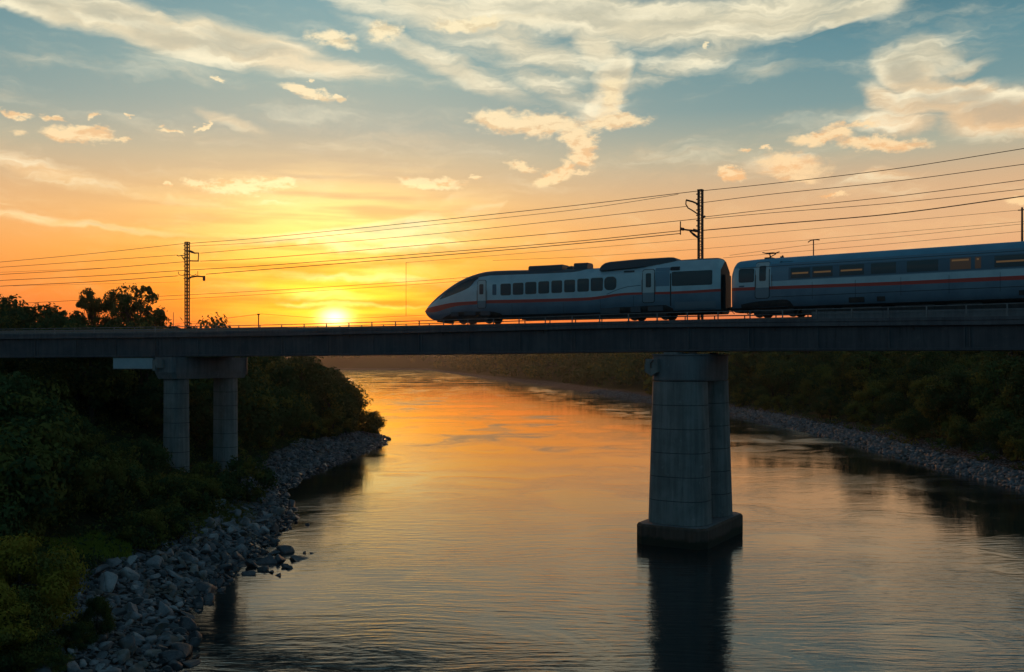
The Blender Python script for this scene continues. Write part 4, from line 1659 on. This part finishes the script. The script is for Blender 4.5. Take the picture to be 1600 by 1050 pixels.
# ---------------------------------------------------------------- leaves, crowns, trunks
def mesh_np(name, V, Fq, mats, mi=None, smooth=False):
    me = bpy.data.meshes.new(name)
    V = np.asarray(V, np.float32)
    k = Fq.shape[1]
    me.vertices.add(len(V))
    me.vertices.foreach_set('co', V.ravel())
    me.loops.add(Fq.size)
    me.loops.foreach_set('vertex_index', Fq.ravel().astype(np.int32))
    me.polygons.add(len(Fq))
    me.polygons.foreach_set('loop_start', np.arange(0, Fq.size, k, dtype=np.int32))
    for q in mats:
        me.materials.append(q)
    if mi is not None:
        me.polygons.foreach_set('material_index', mi.astype(np.int32))
    me.update(calc_edges=True)
    me.validate()
    if smooth:
        me.shade_smooth()
    return me


def leaves(rg, cen, rad, n, leaf, updir=0.0, flat=.30, squash=.8):
    """n leaf-sized rhombi in a fuzzy shell round each clump centre"""
    k = len(cen)
    idx = np.repeat(np.arange(k), n)
    d = rg.normal(size=(k * n, 3))
    d /= np.linalg.norm(d, axis=1, keepdims=True) + 1e-9
    rr = rg.uniform(.25, 1.08, (k * n, 1)) ** .6
    c = cen[idx] + d * rr * rad[idx][:, None] * np.array([1, 1, squash])
    nrm = d + rg.normal(size=d.shape) * flat
    nrm /= np.linalg.norm(nrm, axis=1, keepdims=True) + 1e-9
    t = rg.normal(size=d.shape)
    t[:, 2] += updir
    t -= nrm * (t * nrm).sum(1, keepdims=True)
    t /= np.linalg.norm(t, axis=1, keepdims=True) + 1e-9
    b_ = np.cross(nrm, t)
    s = leaf * rg.uniform(.6, 1.35, (k * n, 1))
    V = np.stack([c - t * s, c - b_ * s * .5, c + t * s, c + b_ * s * .5], 1).reshape(-1, 3)
    return V, idx


def crown(name, seed, R_, Hc, base, nclump, n, leaf, crad=(.26, .42), mats=('leaf_dark', 'leaf_olive'), top=.7, updir=0.0, spread=1.0, olive=.3, shape=None):
    rg = np.random.default_rng(seed)
    cs, rs = [], []
    while len(cs) < nclump:
        p = rg.normal(size=3)
        p /= np.linalg.norm(p)
        p *= rg.uniform(.3, 1) ** (1 / 2.2)
        z = p[2]
        wq = 1 - max(z, 0) * (1 - top) - max(-z, 0) * .1
        if shape:
            wq = shape(z)
        q = np.array([p[0] * R_ * wq * spread, p[1] * R_ * wq * spread, base + Hc * (z + 1) / 2])
        cs.append(q)
        rs.append(R_ * rg.uniform(*crad))
    cs, rs = np.array(cs), np.array(rs)
    V, idx = leaves(rg, cs, rs, n, leaf, updir)
    V[:, 2] = np.maximum(V[:, 2], .02)
    F_ = np.arange(len(V)).reshape(-1, 4)
    pick = (rg.uniform(size=nclump) < olive).astype(int)
    return mesh_np(name, V, F_, [M[m] for m in mats], pick[idx]), cs


def trunk_mesh(name, cs, h, r, seed, nl=7, bend=.3):
    rnd = random.Random(seed)
    b = MB()
    top_ = Vector((rnd.uniform(-bend, bend), rnd.uniform(-bend, bend), h))
    mid = Vector((rnd.uniform(-bend, bend) * .5, rnd.uniform(-bend, bend) * .5, h * .5))
    b.tube([(0, 0, -.4), mid * .5, mid, top_], [r * 1.25, r, r * .8, r * .35], 8)
    o = sorted(range(len(cs)), key=lambda i: rnd.random())[:nl]
    for i in o:
        e = Vector(cs[i])
        q = rnd.uniform(.35, .9)
        s_ = mid.lerp(top_, (q - .5) * 2) if q > .5 else mid * (q * 2)
        m_ = s_.lerp(e, .5) + Vector((0, 0, .12 * h * rnd.uniform(-.3, .8)))
        b.tube([s_, m_, e], [r * .45, r * .28, r * .1], 5)
    me = bpy.data.meshes.new(name)
    me.from_pydata(b.v, [], b.f)
    me.materials.append(M['bark'])
    me.shade_smooth()
    return me


PR = {}


def proto(key, h, R_, Hc, base, ncl, n, leaf, trunk_r, **kw):
    seed = sum(ord(q) for q in key) * 7
    tk = kw.pop('limbs', 7)
    cm, cs = crown('crown', seed, R_, Hc, base, ncl, n, leaf, **kw)
    PR[key] = (cm, trunk_mesh('trunk', cs, h * .8, trunk_r, seed + 1, tk), h, R_)


proto('round_a', 9, 3.6, 7.2, 1.6, 46, 120, .21, .22)
proto('round_b', 8, 4.2, 6.2, 1.5, 54, 115, .21, .24, olive=.15)
proto('tall_a', 11, 3.3, 9.4, 1.4, 52, 120, .21, .24, olive=.2)
proto('tall_b', 10, 3.0, 8.6, 1.0, 46, 120, .22, .22, top=.5, olive=.4)
proto('bush_a', 3.2, 2.1, 2.9, .25, 34, 110, .13, .08, crad=(.28, .44), olive=.45)
proto('bush_b', 2.6, 2.4, 2.3, .2, 36, 110, .13, .08, crad=(.25, .40), olive=.25)
proto('bush_c', 3.8, 1.9, 3.5, .2, 34, 110, .13, .09, crad=(.28, .44), olive=.6)
proto('olive_a', 5.4, 2.9, 4.9, .4, 44, 130, .17, .14, olive=.85)
proto('open_a', 9.4, 2.7, 8.6, 1.0, 120, 74, .15, .17, crad=(.12, .27), mats=('leaf_dark', 'leaf_dark'), limbs=60, spread=1.05)
proto('open_b', 9.4, 2.9, 8.8, .8, 120, 60, .15, .16, crad=(.10, .23), mats=('leaf_dark', 'leaf_dark'), limbs=70, top=.9)
proto('near_bush', 5, 2.6, 4.7, .2, 90, 330, .085, .12, crad=(.20, .34), mats=('leaf_olive', 'leaf_bright'), olive=.75, updir=1.6)
proto('near_dark', 4, 2.4, 3.8, .2, 70, 260, .085, .10, crad=(.22, .36), olive=.4, updir=.5)


def plant(key, x, y, s, name, label, cat, group=None, z=None, sz=None, rot=None):
    cm, tm, h, R_ = PR[key]
    z = hz(x, y) - .15 if z is None else z
    rz = rnd.uniform(0, 6.28) if rot is None else rot
    root = thing(name, label, cat, (x, y, z), rz, group)
    root.scale = (s, s, s * (sz or 1))
    for nm, me in (('crown', cm), ('trunk', tm)):
        o = bpy.data.objects.new(nm, me)
        C.objects.link(o)
        o.parent = root
    return root


rnd = random.Random(11)
# width of the stone strip along the left shore, by distance
WID = [(36, 4.5), (40, 4.9), (48, 6.6), (55, 5.4), (62, 4.2), (74, 4.7), (84, 4.7), (104, 4.0), (120, 6), (134, 7.5), (146, 6), (160, 4.5), (173, 2.5)]
# ---- limit of the vegetation's outline against what stands behind, by picture column
NEARLIM = [(-200, 555), (0, 566), (45, 590), (110, 632), (165, 668), (190, 705), (245, 735), (300, 741), (390, 722), (430, 735), (470, 800)]
FARLIM = [(-200, 450), (0, 500), (250, 512), (300, 515), (390, 520), (440, 540), (490, 563), (525, 580), (548, 604), (552, 640), (586, 655), (600, 700)]


def fits(key, x, y, s, z, lim):
    cm, tm, h, R_ = PR[key]
    px, py = proj((x, y, z + h * s))
    rr = R_ * s * F / y
    need = max(interp(px + d * rr, lim) for d in (-.8, 0, .8))
    return px, py, rr, need


def shrink(key, x, y, s, lim):
    z = hz(x, y) - .15
    for _ in range(14):
        px, py, rr, need = fits(key, x, y, s, z, lim)
        if py >= need:
            return s
        s *= .88
        if s < .28:
            return None
    return None


# ---- left bank: bushes on the slope this side of the bridge
def too_near(x, y, lst, d):
    return any((x - a) ** 2 + (y - c) ** 2 < d * d for a, c in lst)


spots = []
left_near = []
tries = 0
while len(left_near) < 74 and tries < 9000:
    tries += 1
    y = rnd.uniform(42, 88)
    l = float(shores(np.array([float(y)]))[0][0])
    dmin = interp(y, WID)
    dd = dmin + 1.2 + rnd.random() ** 1.3 * 34
    x = l - dd
    px = proj((x, y, 3))[0]
    if px < -60 or too_near(x, y, spots, 2.7):
        continue
    # keep the two pier columns clear of their own footprints
    if (x + 30.5) ** 2 + (y - 94.7) ** 2 < 36:
        continue
    # grassy patch
    gx, gy = proj((x, y, hz(x, y)))
    if 50 < gx < 215 and 815 < gy < 905:
        continue
    key = rnd.choice(['bush_a', 'bush_b', 'bush_c', 'bush_a', 'bush_c', 'olive_a'] if dd < dmin + 14 else ['olive_a', 'round_b', 'bush_a', 'round_a'])
    s = rnd.uniform(.8, 1.25)
    # nothing tall beside the stones
    if dd < dmin + 3:
        s *= .7
    s = shrink(key, x, y, s, NEARLIM)
    if s is None:
        continue
    spots.append((x, y))
    left_near.append((key, x, y, s))
ORD = ['first', 'second', 'third', 'fourth', 'fifth', 'sixth', 'seventh', 'eighth', 'ninth', 'tenth', 'eleventh', 'twelfth', 'thirteenth', 'fourteenth', 'fifteenth', 'sixteenth', 'seventeenth', 'eighteenth',
       'nineteenth', 'twentieth']
# the front row, nearest the stones, is told apart by its order; the mass behind is one crowd
fr = sorted(left_near, key=lambda q: float(shores(np.array([float(q[2])]))[0][0]) - q[1])[:12]
fr = sorted(fr, key=lambda q: -proj((q[1], q[2], 3))[1])
for q in left_near:
    key, x, y, s = q
    nm, ct = ('bush', 'bush') if key.startswith('bush') or key == 'near_dark' else ('bushy_tree', 'tree')
    if q in fr:
        lab = '%s %s from the camera along the top of the left stony shore' % (ORD[fr.index(q)], 'green bush' if ct == 'bush' else 'olive tree')
        plant(key, x, y, s, nm, lab, ct, 'bushes lining the left stony shore')
    else:
        plant(key, x, y, s, nm, 'dark %s in the crowded thicket on the left bank this side of the bridge' % ('bush' if ct == 'bush' else 'tree'), ct,
              'thicket on the left bank this side of the bridge')

# big olive bush filling the bottom left corner, and its neighbours
for key, px, pt, Y, s, nm, lab, ct in (
        ('near_bush', 28, 842, 40.0, 1.0, 'bush', 'big feathery yellow green bush filling the bottom left corner', 'bush'),
        ('near_bush', -30, 905, 37.0, .9, 'bush', 'yellow green bush cut by the left edge in the bottom corner', 'bush'),
        ('near_dark', 18, 965, 37.0, .62, 'bush', 'dark low bush in front of the big yellow green bush', 'bush'),
        ('near_dark', 118, 975, 40.5, .34, 'shrub', 'small dark green shrub spreading over the stones beside the big yellow bush', 'shrub'),
        ('near_dark', 150, 935, 42.6, .30, 'shrub', 'small olive shrub among pale stones of the near left shore', 'shrub'),
        ('near_dark', 75, 1012, 37.2, .34, 'shrub', 'little dark shrub at the bottom edge between bush and stones', 'shrub'),
        ('olive_a', 5, 690, 52.0, .9, 'bushy_tree', 'dark tree rising at the left edge above the yellow green bush', 'tree'),
        ('round_b', 15, 585, 66.0, .9, 'leafy_tree', 'tall dark tree under the bridge at the left edge of the picture', 'tree'),
        ('round_a', 100, 640, 74.0, .8, 'leafy_tree', 'broad dark tree below the bridge left of the pale panel', 'tree'),
        ('bush_b', 222, 692, 84.0, .9, 'bush', 'low grey green bush at the left foot of the bank pier', 'bush'),
        ('bush_c', 388, 712, 84.0, .9, 'bush', 'rounded olive bush at the right foot of the bank pier', 'bush'),
        ('bush_a', 325, 722, 86.0, .9, 'bush', 'low dark bush between the two columns of the bank pier', 'bush')):
    q = at(px, pt, Y)
    g = hz(q.x, q.y) - .15
    cm, tm, h, R_ = PR[key]
    sz = max((q.z - g) / (h * s), .35)
    if key in ('olive_a', 'round_a', 'round_b', 'bush_b', 'bush_a', 'bush_c'):
        ss = (q.z - g) / h
        plant(key, q.x, q.y, max(ss, .45), nm, lab, ct, z=g)
    else:
        plant(key, q.x, q.y, s, nm, lab, ct, z=g, sz=sz)

# ---- the wooded cape beyond the bridge
cape = []
spots2 = []
tries = 0
while len(cape) < 92 and tries < 9000:
    tries += 1
    y = rnd.uniform(103, 178)
    l = float(shores(np.array([float(y)]))[0][0])
    dmin = interp(y, WID)
    dd = dmin + 1.0 + rnd.random() ** 1.2 * 46
    x = l - dd
    px = proj((x, y, 5))[0]
    if px < -40 or too_near(x, y, spots2, 3.8):
        continue
    key = rnd.choice(['round_a', 'round_b', 'tall_a', 'tall_b', 'olive_a'] if dd > dmin + 6 else ['olive_a', 'bush_c', 'round_b'])
    s = shrink(key, x, y, rnd.uniform(.85, 1.25), FARLIM)
    if s is None:
        continue
    spots2.append((x, y))
    cape.append((key, x, y, s))
# explicit row making the outline of the cape against the bright water
outline = [('tall_b', 492, 560, 158), ('round_a', 508, 569, 160), ('tall_a', 521, 577, 161), ('round_b', 534, 592, 163), ('tall_b', 545, 597, 165), ('olive_a', 556, 641, 164),
           ('bush_c', 567, 646, 165), ('bush_a', 578, 642, 166), ('bush_c', 585, 650, 167), ('round_b', 470, 556, 150), ('round_a', 540, 625, 152), ('olive_a', 520, 640, 146)]
for i, (key, px, pt, Y) in enumerate(outline):
    q = at(px, pt, Y)
    g = hz(q.x, q.y) - .1
    s = max((q.z - g) / PR[key][2], .25)
    nm, ct = ('bush', 'bush') if key.startswith('bush') else ('leafy_tree', 'tree')
    lab = '%s %s from the left of the cape row outlined against bright water' % (ORD[i], 'bush' if ct == 'bush' else 'tree') if i < 9 else \
        ['dark tree standing atop the cape just right of the bank pier', 'dark tree below the cape outline, midway down its slope', 'low olive tree just above the stones of the cape'][i - 9]
    plant(key, q.x, q.y, s, nm, lab, ct, 'trees on the tip of the cape', z=g)
for key, x, y, s in cape:
    nm, ct = ('bush', 'bush') if key.startswith('bush') else ('leafy_tree', 'tree')
    plant(key, x, y, s, nm, 'dark %s packed among others on the wooded slope behind the bank pier' % ct, ct, 'trees covering the slope behind the bank pier')

# ---- trees showing above the deck on the left, against the orange sky
sky_trees = [('round_b', -6, 466, 118, 'dark round tree at the left edge rising above the bridge deck'),
             ('tall_b', 24, 474, 116, 'dark tree second from the left edge above the bridge deck'),
             ('round_a', 54, 470, 120, 'peaked dark tree above the bridge deck left of the taller open trees'),
             ('round_b', 84, 494, 118, 'low dark tree in the dip between the two groups above the deck'),
             ('open_b', 109, 484, 120, 'thin sparse sapling at the left of the open crowned trees above the deck'),
             ('open_a', 143, 453, 122, 'open crowned tree with round leaf clusters, left one of the close pair above the deck'),
             ('open_a', 180, 455, 124, 'open crowned tree with round leaf clusters, right one of the close pair above the deck'),
             ('open_b', 216, 444, 122, 'tallest spreading tree above the deck, its branches showing against the orange sky'),
             ('open_b', 238, 482, 124, 'sparse leaning tree sloping down to the right beside the tallest tree'),
             ('round_b', 120, 506, 116, 'low dark tree filling the foot of the sapling above the deck'),
             ('round_a', 160, 504, 117, 'low dark tree filling the foot of the close pair above the deck'),
             ('round_b', 200, 503, 118, 'low dark tree filling the foot of the tallest open tree'),
             ('bush_a', 255, 507, 120, 'last low bush above the deck before the marker post'),
             ('olive_a', 340, 502, 140, 'small flat topped tree peeping over the deck right of the lattice pole')]
for key, px, pt, Y, lab in sky_trees:
    q = at(px, pt, Y)
    g = hz(q.x, q.y) - .2
    s = (q.z - g) / PR[key][2]
    wide = {'open_a': .66, 'open_b': .80, 'olive_a': 1.0}.get(key, 1.0)
    r_ = plant(key, q.x, q.y, s, 'open_crowned_tree' if key.startswith('open') else 'leafy_tree', lab, 'tree', z=g)
    if key == 'olive_a':
        r_.scale = (s * .62, s * .62, s)
    else:
        r_.scale = (s * wide * .95, s * wide * .95, s)

# ---- right bank
RLIM = [(500, 500), (1140, 497), (1150, 500), (1300, 470), (1600, 440), (1900, 420)]
right = []
spots3 = []
tries = 0
while len(right) < 150 and tries < 12000:
    tries += 1
    y = 88 + rnd.random() ** 1.25 * 250
    r0 = float(shores(np.array([float(y)]))[1][0])
    dd = interp(y, [(88, 3.8), (150, 4.8), (200, 6.4)]) + rnd.random() ** 1.1 * interp(y, [(88, 34), (340, 80)])
    x = r0 + dd
    px = proj((x, y, 6))[0]
    sp_ = 3.9 + dd * .035 + y * .006
    if px > 1720 or px < 700 or too_near(x, y, spots3, sp_):
        continue
    key = rnd.choice(['round_a', 'round_b', 'tall_a', 'tall_b', 'olive_a', 'olive_a'])
    s = rnd.uniform(.8, 1.25)
    if dd < 12:
        s *= .62
        key = rnd.choice(['olive_a', 'round_b', 'olive_a', 'round_a'])
    s = shrink(key, x, y, s, RLIM)
    if s is None:
        continue
    spots3.append((x, y))
    right.append((key, x, y, s, dd))
frontr = sorted([q for q in right if q[4] < 13 and proj((q[1], q[2], 3))[0] > 1150 and proj((q[1], q[2], 3))[0] < 1600], key=lambda q: proj((q[1], q[2], 3))[0])[:20]
for q in right:
    key, x, y, s, dd = q
    if q in frontr:
        lab = '%s low tree from the left in the front row behind the right gravel shore' % ORD[frontr.index(q)]
        plant(key, x, y, s, 'leafy_tree', lab, 'tree', 'front row of trees behind the right gravel shore')
    else:
        plant(key, x, y, s, 'leafy_tree', 'dark leafy tree in the crowded wood climbing the right bank', 'tree', 'wood climbing the right bank')
q = at(1560, 558, 135)
g = hz(q.x, q.y)
plant('round_a', q.x, q.y, (q.z - g) / PR['round_a'][2], 'leafy_tree', 'olive tipped tree standing taller than the wood near the right edge under the bridge', 'tree', z=g)


# ---- far woods, low undergrowth: uncountable
def scatter(name, n, fx, fy, keep, rr, leaves_n, leaf, mats, seed, flat=.5, zoff=.5, updir=0.0):
    rg = np.random.default_rng(seed)
    x = fx(rg, n)
    y = fy(rg, n)
    x = x(y) if callable(x) else x
    k = keep(x, y)
    x, y = x[k], y[k]
    r = rg.uniform(*rr, len(x))
    z = height(x, y) + r * zoff
    cs = np.stack([x, y, z], -1)
    V, idx = leaves(rg, cs, r, leaves_n, leaf, updir, flat)
    F_ = np.arange(len(V)).reshape(-1, 4)
    pick = (rg.uniform(size=len(x)) < .35).astype(int)
    me = mesh_np(name, V, F_, [M[m] for m in mats], pick[idx])
    o = bpy.data.objects.new(name, me)
    C.objects.link(o)
    o['kind'] = 'stuff'
    return o


def shore_d(x, y):
    l, r = shores(y)
    return np.maximum(l - x, x - r)


o = scatter('far_woods', 8500, lambda g, n: g.uniform(-420, 330, n), lambda g, n: 300 + g.random(n) ** 1.6 * 1500, lambda x, y: (shore_d(x, y) > np.interp(y, [300, 500], [7.5, 5])) & (shore_d(x, y) < 130),
            (3.0, 5.6), 46, 1.15, ('leaf_dark', 'leaf_olive'), 5, zoff=.9)
tag(o, 'far wooded hills along the river fading into the dusk haze', 'woods')
o = scatter('far_shore_woods', 2600, lambda g, n: g.uniform(-1300, 500, n), lambda g, n: g.uniform(1750, 2300, n), lambda x, y: (shore_d(x, y) > 4),
            (6, 11), 40, 2.6, ('leaf_dark', 'leaf_dark'), 6, zoff=1.0)
tag(o, 'low hazy line of woods closing the river at the horizon', 'woods')
o = scatter('undergrowth', 5200, lambda g, n: g.uniform(-80, -18, n), lambda g, n: g.uniform(38, 178, n), lambda x, y: (shore_d(x, y) > tb(y, WID))
            & (((x + 30.5) ** 2 + (y - 94.7) ** 2) > 14) & (800 + F * x / y > -80), (.45, 1.0), 42, .13, ('leaf_dark', 'leaf_olive'), 7, zoff=.25)
tag(o, 'tangled dark undergrowth covering the slope of the left bank', 'undergrowth')
o = scatter('undergrowth', 3800, lambda g, n: g.uniform(50, 150, n), lambda g, n: g.uniform(85, 330, n), lambda x, y: (shore_d(x, y) > np.interp(y, [84, 130, 200], [3.2, 3.8, 5.4])) & (shore_d(x, y) < 45) & (x * F / y < 900),
            (.7, 1.5), 36, .22, ('leaf_dark', 'leaf_olive'), 8, zoff=.3)
tag(o, 'dark undergrowth at the foot of the wood behind the right gravel shore', 'undergrowth')


# grassy ledge
def blades(name, n, fx, seed, h, mat, lab):
    rg = np.random.default_rng(seed)
    px, py = fx(rg, n)
    x, y = np.zeros(n), np.full(n, 52.0)
    for _ in range(12):      # drop the picture point onto the slope
        z = height(x, y)
        y = np.clip((CAMZ - z) * F / (py - YH), 36, 90)
        x = (px - 800) * y / F
    z = height(x, y)
    a = rg.uniform(0, 6.28, n)
    hh_ = h * rg.uniform(.5, 1.3, n)
    w = .022
    P = np.stack([x, y, z], -1)
    d = np.stack([np.cos(a), np.sin(a), a * 0], -1)
    ln = rg.normal(size=(n, 3)) * .25
    ln[:, 2] = 1
    V = np.stack([P - d * w, P + d * w, P + ln * hh_[:, None]], 1).reshape(-1, 3)
    me = mesh_np(name, V, np.arange(n * 3).reshape(-1, 3), [M[mat]])
    o = bpy.data.objects.new(name, me)
    C.objects.link(o)
    o['kind'] = 'stuff'
    return tag(o, lab, 'grass')


blades('grass', 26000, lambda g, n: (g.uniform(58, 205, n), 852 + g.normal(0, 8, n)), 3, .32, 'grass', 'narrow strip of brighter green grass on a ledge of the left bank')
blades('grass', 9000, lambda g, n: (310 + g.uniform(0, 1, n) * 80 + g.normal(0, 6, n), 806 - g.uniform(0, 1, n) * 4 - 0 * n + g.normal(0, 10, n)), 4, .28, 'leaf_olive', 'olive grass tufts between the bushes and the upper stones of the left shore')


# ---------------------------------------------------------------- rocks
def rock_proto(seed, sub, flat_):
    rg = np.random.default_rng(seed)
    bm = bmesh.new()
    bmesh.ops.create_icosphere(bm, subdivisions=sub, radius=1)
    V = np.array([v.co[:] for v in bm.verts])
    F_ = np.array([[v.index for v in f.verts] for f in bm.faces])
    bm.free()
    for _ in range(7 if sub > 1 else 5):
        n = rg.normal(size=3)
        n /= np.linalg.norm(n)
        d = rg.uniform(.22, .60)
        q = V @ n - d
        V = V - np.outer(np.maximum(q, 0), n) * .98
    V /= np.abs(V).max() * .95
    V += rg.normal(size=V.shape) * (.012 if sub > 1 else .05)
    V *= np.array([1.0, rg.uniform(.55, .9), rg.uniform(*flat_)]) * 1.08
    return V, F_


def blur_me(name, V, F_, mat):
    me = mesh_np(name, V, F_, [M[mat]])
    return me


RP = [rock_proto(100 + i, 3, (.5, .85)) for i in range(10)]
RPM = [blur_me('rock', V, F_, 'rock2' if i % 4 == 1 else 'rock') for i, (V, F_) in enumerate(RP)]
WPM = [blur_me('rock', V, F_, 'wetrock') for V, F_ in RP]
RL = [rock_proto(300 + i, 1, (.4, .7)) for i in range(8)]

rg = np.random.default_rng(42)
cand = []
# poisson-like scatter with a spatial hash, big ones first
cell = {}


def clash(x, y, r):
    i, j = int(x // 1.2), int(y // 1.2)
    for a in (i - 1, i, i + 1):
        for c_ in (j - 1, j, j + 1):
            for (u, v, w) in cell.get((a, c_), ()):
                if (u - x) ** 2 + (v - y) ** 2 < (.66 * (w + r)) ** 2:
                    return True
    return False


for rr_, cnt in (((.55, .8), 34), ((.36, .55), 330), ((.22, .36), 2400), ((.13, .22), 7500), ((.08, .13), 7000)):
    for _ in range(cnt):
        y = float(34.5 + rg.random() ** 1.15 * 141)
        if rr_[0] > .5 and y > 85:
            continue
        l = float(shores(np.array([y]))[0][0])
        wmax = interp(y, WID) + .5
        dd = float(rg.uniform(-.5, wmax))
        if rr_[1] <= .14 and y > 90:
            continue
        x = l - dd
        r_ = float(rg.uniform(*rr_))
        if clash(x, y, r_):
            continue
        cell.setdefault((int(x // 1.2), int(y // 1.2)), []).append((x, y, r_))
        cand.append((x, y, r_, dd))
cand.sort(key=lambda q: -(q[2] / q[1] if -60 < proj((q[0], q[1], 1))[0] and proj((q[0], q[1], 1))[1] < 1060 else 0))


def place_rock(x, y, r, dd, i):
    wet = dd < .75 + .4 * math.sin(x * 3 + y)
    me = (WPM if wet else RPM)[i % 10]
    o = bpy.data.objects.new('rock', me)
    C.objects.link(o)
    s = r * 1.16
    o.scale = (s * rnd.uniform(.9, 1.25), s, s * rnd.uniform(.8, 1.15))
    o.rotation_euler = (rnd.uniform(-.7, .7), rnd.uniform(-.7, .7), rnd.uniform(0, 6.28))
    o.location = (x, y, max(hz(x, y), -.12) + r * .22)
    if wet:
        tag(o, 'dark wet rock at the waterline of the left stony shore', 'rock', 'wet rocks at the left waterline')
    else:
        tag(o, 'grey angular rock lying in the dry rubble of the left stony shore', 'rock', 'dry rocks of the left stony shore')
    return o


NI = 262
for i, (x, y, r_, dd) in enumerate(cand[:NI]):
    place_rock(x, y, r_, dd, i)


def rock_mass(name, lst, protos, mat, label, seed, low=False):
    rg = np.random.default_rng(seed)
    Vs, Fs, o = [], [], 0
    for i, (x, y, r_, dd) in enumerate(lst):
        V, F_ = protos[i % len(protos)]
        a, b_, c_ = rg.uniform(-.5, .5), rg.uniform(-.5, .5), rg.uniform(0, 6.28)
        m = np.array(Matrix.Rotation(c_, 3, 'Z') @ Matrix.Rotation(b_, 3, 'Y') @ Matrix.Rotation(a, 3, 'X'))
        s = r_ * 1.16 * np.array([rg.uniform(.9, 1.3), 1, rg.uniform(.8, 1.1)])
        W = (V * s) @ m.T + np.array([x, y, max(hz(x, y), -.12) + r_ * .22])
        Vs.append(W)
        Fs.append(F_ + o)
        o += len(V)
    me = mesh_np(name, np.concatenate(Vs), np.concatenate(Fs), [M[mat]])
    ob = bpy.data.objects.new(name, me)
    C.objects.link(ob)
    ob['kind'] = 'stuff'
    return tag(ob, label, 'rubble')


rest = cand[NI:]
rock_mass('rubble', [q for q in rest if q[3] >= .7], [rock_proto(500 + i, 2, (.42, .75)) for i in range(8)], 'rock', 'countless smaller grey stones packed along the left shore', 1)
rock_mass('rubble', [q for q in rest if q[3] < .7], [rock_proto(520 + i, 1, (.4, .7)) for i in range(6)], 'wetrock', 'small dark wet stones strung along the left waterline', 2)
# right gravel bank
lst = []
for _ in range(7600):
    y = float(84 + rg.random() ** 1.4 * 330)
    r0 = float(shores(np.array([y]))[1][0])
    dd = float(rg.uniform(-.2, interp(y, [(84, 3.0), (130, 3.6), (200, 5.2)])))
    lst.append((r0 + dd, y, float(rg.uniform(.14, .42)), dd))
rock_mass('gravel', lst, RL, 'rock', 'pale grey gravel and stones along the foot of the right bank', 3)

# rocks standing in the water off the left shore
WR_ = [(462, 873, 31, 'largest flat pointed dark rock of the cluster standing in the water'), (443, 864, 17, 'dark rock just left above the largest rock of the water cluster'),
       (450, 856, 8, 'little round rock at the top of the water cluster'), (429, 865, 14, 'rock in the upper middle of the water cluster'), (415, 878, 22, 'broad dark rock in the left middle of the water cluster'),
       (434, 876, 19, 'dark rock touching the left side of the largest water rock'), (395, 885, 15, 'rock at the left end of the water cluster by the shore'), (408, 890, 12, 'small rock below the broad one of the water cluster'),
       (394, 896, 16, 'lowest left rock of the water cluster'), (475, 865, 5, 'tiny rock just right of the largest water rock'), (486, 864.5, 5, 'outermost tiny rock right of the water cluster'),
       (444, 886.5, 8, 'small rock just below the largest water rock'), (455, 888, 9, 'small rock below right of the largest water rock'), (426, 894, 8, 'small rock at the bottom middle of the water cluster'),
       (437, 899, 7, 'lowest little rock of the water cluster'), (456, 811, 9, 'small rock off the shore above the water cluster'), (463, 816, 5, 'tiny rock beside the small one above the water cluster'),
       (479, 820, 5, 'lone tiny rock farthest out above the water cluster')]
for i, (px, py, w, lab) in enumerate(WR_):
    Y = CAMZ * F / (py - YH)
    p = at(px, py, Y)
    r_ = w * Y / F / 2 * (1.15 if w > 25 else 1.5)
    o = bpy.data.objects.new('rock', WPM[(i * 3) % 10])
    C.objects.link(o)
    o.location = (p.x, p.y, .02)
    o.scale = (r_ * 1.2, r_ * 1.35, r_ * (1.0 if w > 20 else 1.2))
    o.rotation_euler = (0, 0, rnd.uniform(-.6, .6))
    tag(o, lab, 'rock', 'rocks standing in the water off the left shore')

# a few pale slabs between the bushes and the stones
for i, (px, py, w, lab) in enumerate([(362, 768, 16, 'topmost pale flat stone between the bushes above the left shore'), (352, 781, 14, 'middle pale flat stone between the bushes above the left shore'),
                                      (341, 797, 16, 'lowest pale flat stone between the bushes above the left shore'), (68, 1000, 34, 'large pale stone beside the shrub in the bottom left corner'),
                                      (212, 968, 30, 'largest rounded pale boulder in the middle of the near stones'), (238, 972, 26, 'pale boulder touching the right side of the largest boulder'),
                                      (262, 1036, 34, 'squat dark boulder at the water edge at the bottom of the picture')]):
    x, y = 0.0, 60.0
    for _ in range(20):
        z = hz(x, y)
        y = min(max((CAMZ - z) * F / (py - YH), 38), 110)
        x = (px - 800) * y / F
    r_ = w * y / F / 2
    o = bpy.data.objects.new('rock', (WPM if i == 6 else RPM)[[1, 5, 1, 5, 2, 4, 3][i]])
    C.objects.link(o)
    o.location = (x, y, hz(x, y) + r_ * .3)
    o.scale = (r_ * 1.25, r_ * 1.15, r_)
    o.rotation_euler = (.1, -.1, i * 1.1)
    tag(o, lab, 'rock', 'rocks told apart on the left shore')

# ---------------------------------------------------------------- haze
HD = 0.00004
b = MB()
b.box((-100, 1560, 42), (4400, 3600, 92))
hz_o = b.build('haze', bpy.data.materials.new('haze_air'))
hz_o['kind'] = 'stuff'
hm = hz_o.data.materials[0]
hm.use_nodes = True
t = NT(hm.node_tree)
t.n.clear()
pv = t.new('ShaderNodeVolumePrincipled')
pv.inputs['Color'].default_value = (.80, .84, .90, 1)
pv.inputs['Density'].default_value = HD
pv.inputs['Anisotropy'].default_value = .76
out = t.new('ShaderNodeOutputMaterial')
t.put(out.inputs['Volume'], pv.outputs[0])
